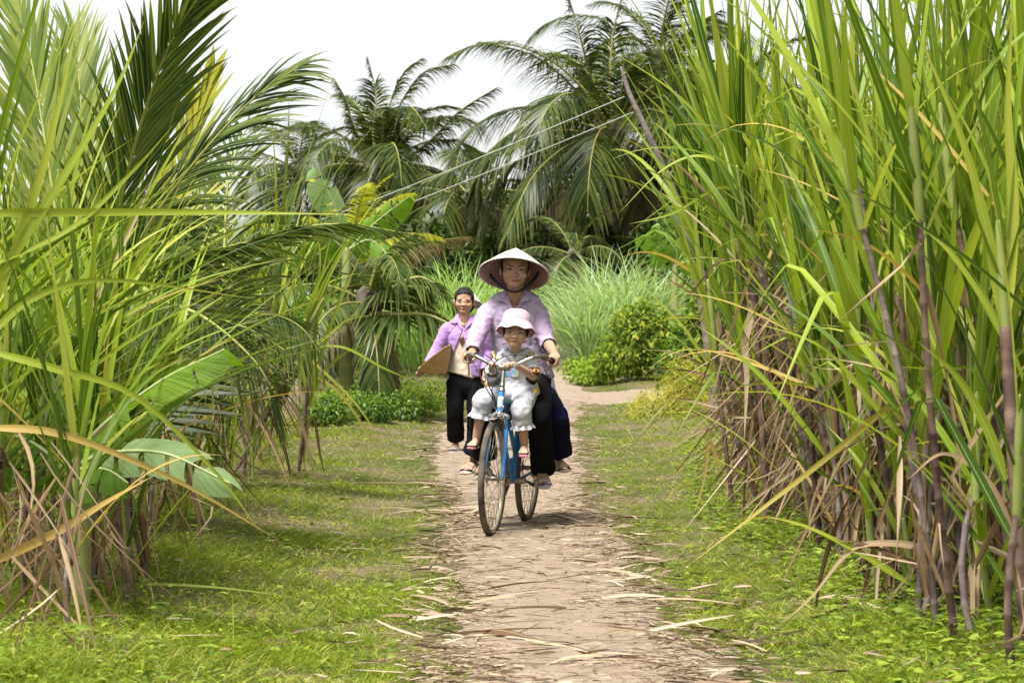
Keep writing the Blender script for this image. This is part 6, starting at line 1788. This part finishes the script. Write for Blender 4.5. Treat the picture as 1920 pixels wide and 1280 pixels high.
# heap of yellow dodder vine
hx, hY = (1275 - 960) * 29.5 / F, 29.5
vh = empty('vine_heap', (hx, hY, GZ(hx, hY))); tag(vh, 'heap of tangled yellow vine on the grass left of the right thicket', 'vine')
n = 2600
u = rand_dirs(n, 0, 1)
lob = rng.integers(0, 3, n); cc = np.array([[0.10, 0, 0], [-.28, -.05, -.05], [.25, .1, 0.0]])[lob]; rr = np.array([[.30, .3, .60], [.32, .3, .30], [.24, .3, .42]])[lob]
p = cc + u * rr * rng.uniform(.8, 1.06, n)[:, None]
d = unit(np.cross(u, rand_dirs(n)) + u * .25)
o = strips_obj('strands', strips(p, d, rand_dirs(n), rng.normal(0, .5, (n, 3)), rng.uniform(.05, .22, n), .0045, nseg=4, prof='flat'), M['vine'], vh); tag(o, kind='stuff')
o = strips_obj('leaves', leaf_cloud(cc[:3] * 0 + np.array([[.1, 0, .1], [-.28, 0, .05], [.25, .1, .1]]), [[.26, .26, .45], [.28, .26, .2], [.2, .2, .3]], 700, .06, .03), M['weed'], vh); tag(o, kind='stuff')

# ------------------------------------------------------------------ pole, wires, stake
pY = 27.0
pbx = (1345 - 960) * pY / F
pole = empty('wooden_pole', (pbx, pY, GZ(pbx, pY))); tag(pole, 'leaning weathered wooden pole carrying two wires', 'pole')
pp = [Vector((pbx, pY, GZ(pbx, pY) - .1)), P(1322, 600, pY), P(1290, 440, pY), P(1255, 345, pY), P(1212, 245, pY), P(1182, 180, pY), P(1165, 128, pY)]
part('shaft', tube([q - Vector(pole.location) for q in pp], [.058, .052, .048, .044, .032, .026, .018], seg=10, n=40), M['pole'], pole)
part('knot', [tube([P(1246, 330, pY) - Vector(pole.location), P(1262, 322, pY) - Vector(pole.location)], [.02, .008])], M['pole'], pole)
for k, (a, b_, lb) in enumerate(((P(1170, 182, pY), P(300, 480, 75), 'upper sagging wire running from the pole to the left'), (P(1187, 211, pY), P(300, 505, 72), 'lower sagging wire running from the pole to the left'))):
    pts = [a.lerp(b_, t) - Vector((0, 0, .35 * math.sin(math.pi * t))) for t in np.linspace(0, 1, 12)]
    v, f = tube(pts, [.0055 + .006 * t for t in np.linspace(0, 1, 12)], seg=6, n=60)
    me = py_mesh('wire', [(v, f)])
    tag(mesh_obj('wire', me, M['wire']), lb, 'wire')
sx_, sY = (745 - 960) * 33.5 / F, 33.5
stk = part('wooden_stake', tube([(sx_, sY, GZ(sx_, sY) - .05), (sx_ + .005, sY, GZ(sx_, sY) + .15), (sx_ - .004, sY, GZ(sx_, sY) + .27)], [.026, .025, .024], seg=9, round_cap=False), M['pole'])
tag(stk, 'short wooden stake in the weeds left of the walking woman', 'stake')

# ------------------------------------------------------------------ grass, weeds, litter
def screen_pts(n, x0, x1, y0, y1):
    px = rng.uniform(x0, x1, n); py = rng.uniform(y0, y1, n)
    Y = F * H / (py - YH)
    return (px - 960) * Y / F, Y
def path_dist(x, y):
    "signed distance outside the path edge (negative on the path)"
    l_, r_ = path_edges(y)
    l_ = l_ + wob(y, 1.0); r_ = r_ + wob(y, 4.0)
    d = np.maximum(l_ - x, x - r_)
    sp = (x > .9) & (y > 34.6) & (y < 39.5)
    return np.where(sp, -.3, d)
def fbm(x, y, s=1.0):
    return (np.sin(1.9 * s * x + 2.3 * s * y) + np.sin(3.7 * s * x - 1.1 * s * y + 1.3) + .7 * np.sin(6.1 * s * y + 4.3 * s * x + .4) + .5 * np.sin(9.7 * s * x - 7.9 * s * y)) / 3.2
n = 430000
x, y = screen_pts(n, -350, 2300, 640, 1460)
d = path_dist(x, y); f_ = fbm(x, y, 1.3)
keep = rng.random(n) < np.clip((d + .08 + .10 * f_) / .22, 0, 1) * np.clip(.85 + .4 * f_, .4, 1)
bare = fbm(x + 7, y * .8, .9) + .5 * fbm(x, y, 4.0) > .75
keep &= ~(bare & (rng.random(n) < .75))
keep |= (d > -.45) & (rng.random(n) < .03)
keep &= (y < 66)
x, y, d, f_ = x[keep], y[keep], d[keep], f_[keep]; n = len(x)
hgt = np.clip(.026 + .045 * np.clip(d, 0, .8) + .022 * f_ + .022 * fbm(x, y, 7.0), .014, .11) * rng.uniform(.6, 1.5, n)
tall = rng.random(n) < .02; hgt[tall] *= 2.2
hgt *= np.clip(y / 22, 1, 1.5)
dirs = unit(rand_dirs(n, -.1, .5) * np.array([1, 1, .6]) + np.array([0, 0, .8]) * rng.uniform(.3, 1.6, (n, 1)))
bend = dirs * np.array([1, 1, 0]) * .35; bend[:, 2] = -.3 * rng.random(n)
ro = np.clip(.5 + .35 * f_ + rng.normal(0, .2, n), 0, .999); ro = np.where((d < .25) & (rng.random(n) < .3), .97 + .029 * rng.random(n), np.minimum(ro, .95))
gobj = strips_obj('grass', strips(np.column_stack([x, y, gz(x, y) - .004]), dirs, rand_dirs(n, -.2, .2), bend, hgt, np.maximum(.0048, y * .00028) * rng.uniform(.7, 1.3, n), nseg=2, rnd=ro), M['grass_cover'] if 'grass_cover' in M else M['grass'])
tag(gobj, 'short bright green grass on both sides of the path', 'grass', kind='stuff')
n = 30000
x, y = screen_pts(n, -350, 2300, 700, 1460)
d = path_dist(x, y); f_ = fbm(x + 3, y, 1.7)
keep = (d > .12) & (rng.random(n) < np.clip(.35 + .8 * f_ + .3 * (d > .7), .05, 1)) & (y < 40)
x, y, d = x[keep], y[keep], d[keep]; n = len(x)
dirs = unit(rand_dirs(n, 0, .35) + np.array([0, 0, .35])); bend = np.zeros((n, 3)); bend[:, 2] = -.45
sd_ = np.cross(dirs, unit(np.array([0, 0, 1.0]) + rng.normal(0, .35, (n, 3))))
z = gz(x, y) + rng.uniform(.005, .075, n) * np.clip(.5 + d, .5, 1.6)
wobj = strips_obj('weeds', strips(np.column_stack([x, y, z]), dirs, sd_, bend, np.exp(rng.normal(-3.1, .45, n)), rng.uniform(.006, .022, n), nseg=3, prof='leaf', fold=.1), M['weed'])
tag(wobj, 'small broad-leaved weeds scattered through the grass', 'weeds', kind='stuff')
# leafy ground cover under the right thicket and taller tufts
n = 9000
y = rng.uniform(8.3, 24, n); x = edgeR(y) + rng.uniform(-.35, .7, n)
z = gz(x, y) + rng.uniform(0, .22, n) * np.clip((x - edgeR(y) + .45), .1, 1)
dirs = unit(rand_dirs(n, -.1, .4) + np.array([0, 0, .25])); bend = np.zeros((n, 3)); bend[:, 2] = -.4
o = strips_obj('ground_cover', strips(np.column_stack([x, y, z]), dirs, np.cross(dirs, unit(np.array([0, 0, 1.0]) + rng.normal(0, .4, (n, 3)))), bend, rng.uniform(.03, .08, n), rng.uniform(.016, .034, n), nseg=3, prof='leaf', fold=.1), M['weed'])
tag(o, 'leafy creeping ground cover at the foot of the right thicket', 'weeds', kind='stuff')

# litter
def litter(n, x, y, dz, Lr, Wr, name, label):
    a = rng.normal(0, .75, n) + np.where(rng.random(n) < .5, 0, math.pi)
    dirs = np.column_stack([np.cos(a), np.sin(a), rng.uniform(-.05, .28, n)])
    bend = np.column_stack([rng.normal(0, .22, n), rng.normal(0, .22, n), -rng.uniform(.0, .3, n)])
    side = np.column_stack([-np.sin(a), np.cos(a), rng.normal(0, .9, n)])
    L = Lr[0] + (Lr[1] - Lr[0]) * rng.random(n) ** 2.2; W = rng.uniform(*Wr, n)
    o = strips_obj(name, strips(np.column_stack([x, y, gz(x, y) + dz]), dirs, side, bend, L, W, nseg=4, prof='flat', fold=.22), M['litter'])
    tag(o, label, 'leaf litter', kind='stuff'); return o
n = 6500
py2 = rng.uniform(740, 1330, n); y = F * H / (py2 - YH)
l_, r_ = path_edges(y)
q = rng.random(n)
kc = rng.integers(0, 90, n); pc = rng.uniform(740, 1330, 90); sc_ = rng.uniform(4, 16, 90)
py2 = np.where(rng.random(n) < .7, pc[kc] + rng.normal(0, 1, n) * sc_[kc], py2); py2 = np.clip(py2, 735, 1340); y = F * H / (py2 - YH); l_, r_ = path_edges(y)
xe = np.where(q < .40, l_ + rng.normal(.02, .10, n), np.where(q < .84, r_ + rng.normal(-.12, .15, n), l_ + (r_ - l_) * rng.random(n)))
litter(n, xe, y, .020 + .012 * rng.random(n), (.025, .17), (.002, .0075), 'leaf_litter', 'dry chopped cane leaves strewn over the path')
n = 620
py2 = rng.uniform(760, 1330, n); y = F * H / (py2 - YH)
l_, r_ = path_edges(y)
q = rng.random(n)
xe = np.where(q < .38, l_ + rng.normal(-.03, .12, n), np.where(q < .75, r_ + rng.normal(-.02, .14, n), l_ + (r_ - l_) * rng.random(n)))
litter(n, xe, y, .023 + .014 * rng.random(n), (.07, .38), (.005, .016), 'cane_straw', 'longer dry cane straw heaped along the path edges')
n = 420
x, y = screen_pts(n, 100, 1850, 800, 1330)
k = path_dist(x, y) > .05
litter(int(k.sum()), x[k], y[k], .03 + .03 * rng.random(int(k.sum())), (.04, .2), (.004, .012), 'straw_in_grass', 'bits of dry cane leaf lying in the grass')
# single fallen leaves one can pick out
def fallen(pix, W, label, group=None, lift=.02):
    pts = []
    for x_, y_ in pix:
        Y = D(y_); q = P(x_, y_, Y); q.z = GZ(q.x, q.y) + lift
        pts.append(q)
    root = pts[0].copy()
    cp = catmull(pts, 19); V, UV = [], []
    for i_, c in enumerate(cp):
        t = i_ / 18; tan = (cp[min(i_ + 1, 18)] - cp[max(i_ - 1, 0)]).normalized()
        sd = tan.cross(Vector((0, 0, 1))).normalized(); th = .35 * math.sin(5 * t + W * 200); sd = sd * math.cos(th) + Vector((0, 0, 1)) * math.sin(th)
        w_ = W / 2 * float(PROF['flat'](np.array([t]))[0])
        up = Vector((0, 0, .012 * math.sin(9 * t + W * 90) + .008))
        for u_ in (-1, 0, 1): V.append(c + sd * (w_ * u_) + up + Vector((0, 0, .25 * w_ * (u_ == 0))) - root); UV.append((.5 + u_ / 2, t))
    Fc = [(k_ * 3 + c_, k_ * 3 + c_ + 1, k_ * 3 + c_ + 4, k_ * 3 + c_ + 3) for k_ in range(18) for c_ in range(2)]
    o = mesh_obj('fallen_leaf', np_mesh('fallen_leaf', np.array([tuple(v) for v in V]), np.array(Fc), np.array(UV), np.zeros(len(V))), M['dry_leaf'])
    o.location = root
    tag(o, label, 'dry leaf', group)
fallen([(848, 1192), (920, 1200), (1010, 1212), (1090, 1222)], .045, 'dark frayed cane stub lying across the path near the bottom')
fallen([(985, 1216), (1070, 1222), (1125, 1245), (1060, 1250), (1000, 1258)], .024, 'pale folded cane leaf bent back on itself on the path near the bottom')
fallen([(1110, 1180), (1300, 1185), (1400, 1218), (1490, 1216)], .030, 'long straight dry leaf pointing right into the grass near the bottom')
fallen([(640, 1042), (665, 1034), (692, 1024)], .035, 'short pale dry leaf alone in the left grass')
fallen([(845, 985), (890, 968), (925, 955)], .03, 'dry leaf beside the front wheel of the bicycle')
fallen([(830, 960), (870, 972), (910, 985)], .028, 'dry leaf crossing another left of the front wheel')
fallen([(1270, 1130), (1310, 1125), (1340, 1112)], .035, 'twisted dry leaf in the right grass below the folded tan leaf')
fallen([(1340, 1140), (1385, 1132), (1420, 1118)], .035, 'dry leaf in the right grass nearer the cane')
fallen([(1500, 1130), (1560, 1140), (1640, 1142)], .04, 'brown dry leaf lying at the foot of the right thicket')
fallen([(1520, 1160), (1600, 1158), (1690, 1172)], .035, 'long dry leaf at the foot of the right thicket, in front of the brown one')
fallen([(860, 905), (800, 908), (720, 912), (640, 910)], .022, 'long thin straw lying across the left grass behind the wheel')
fallen([(1150, 935), (1190, 930), (1230, 932)], .02, 'thin dry leaf at the right path edge beside the wheel')
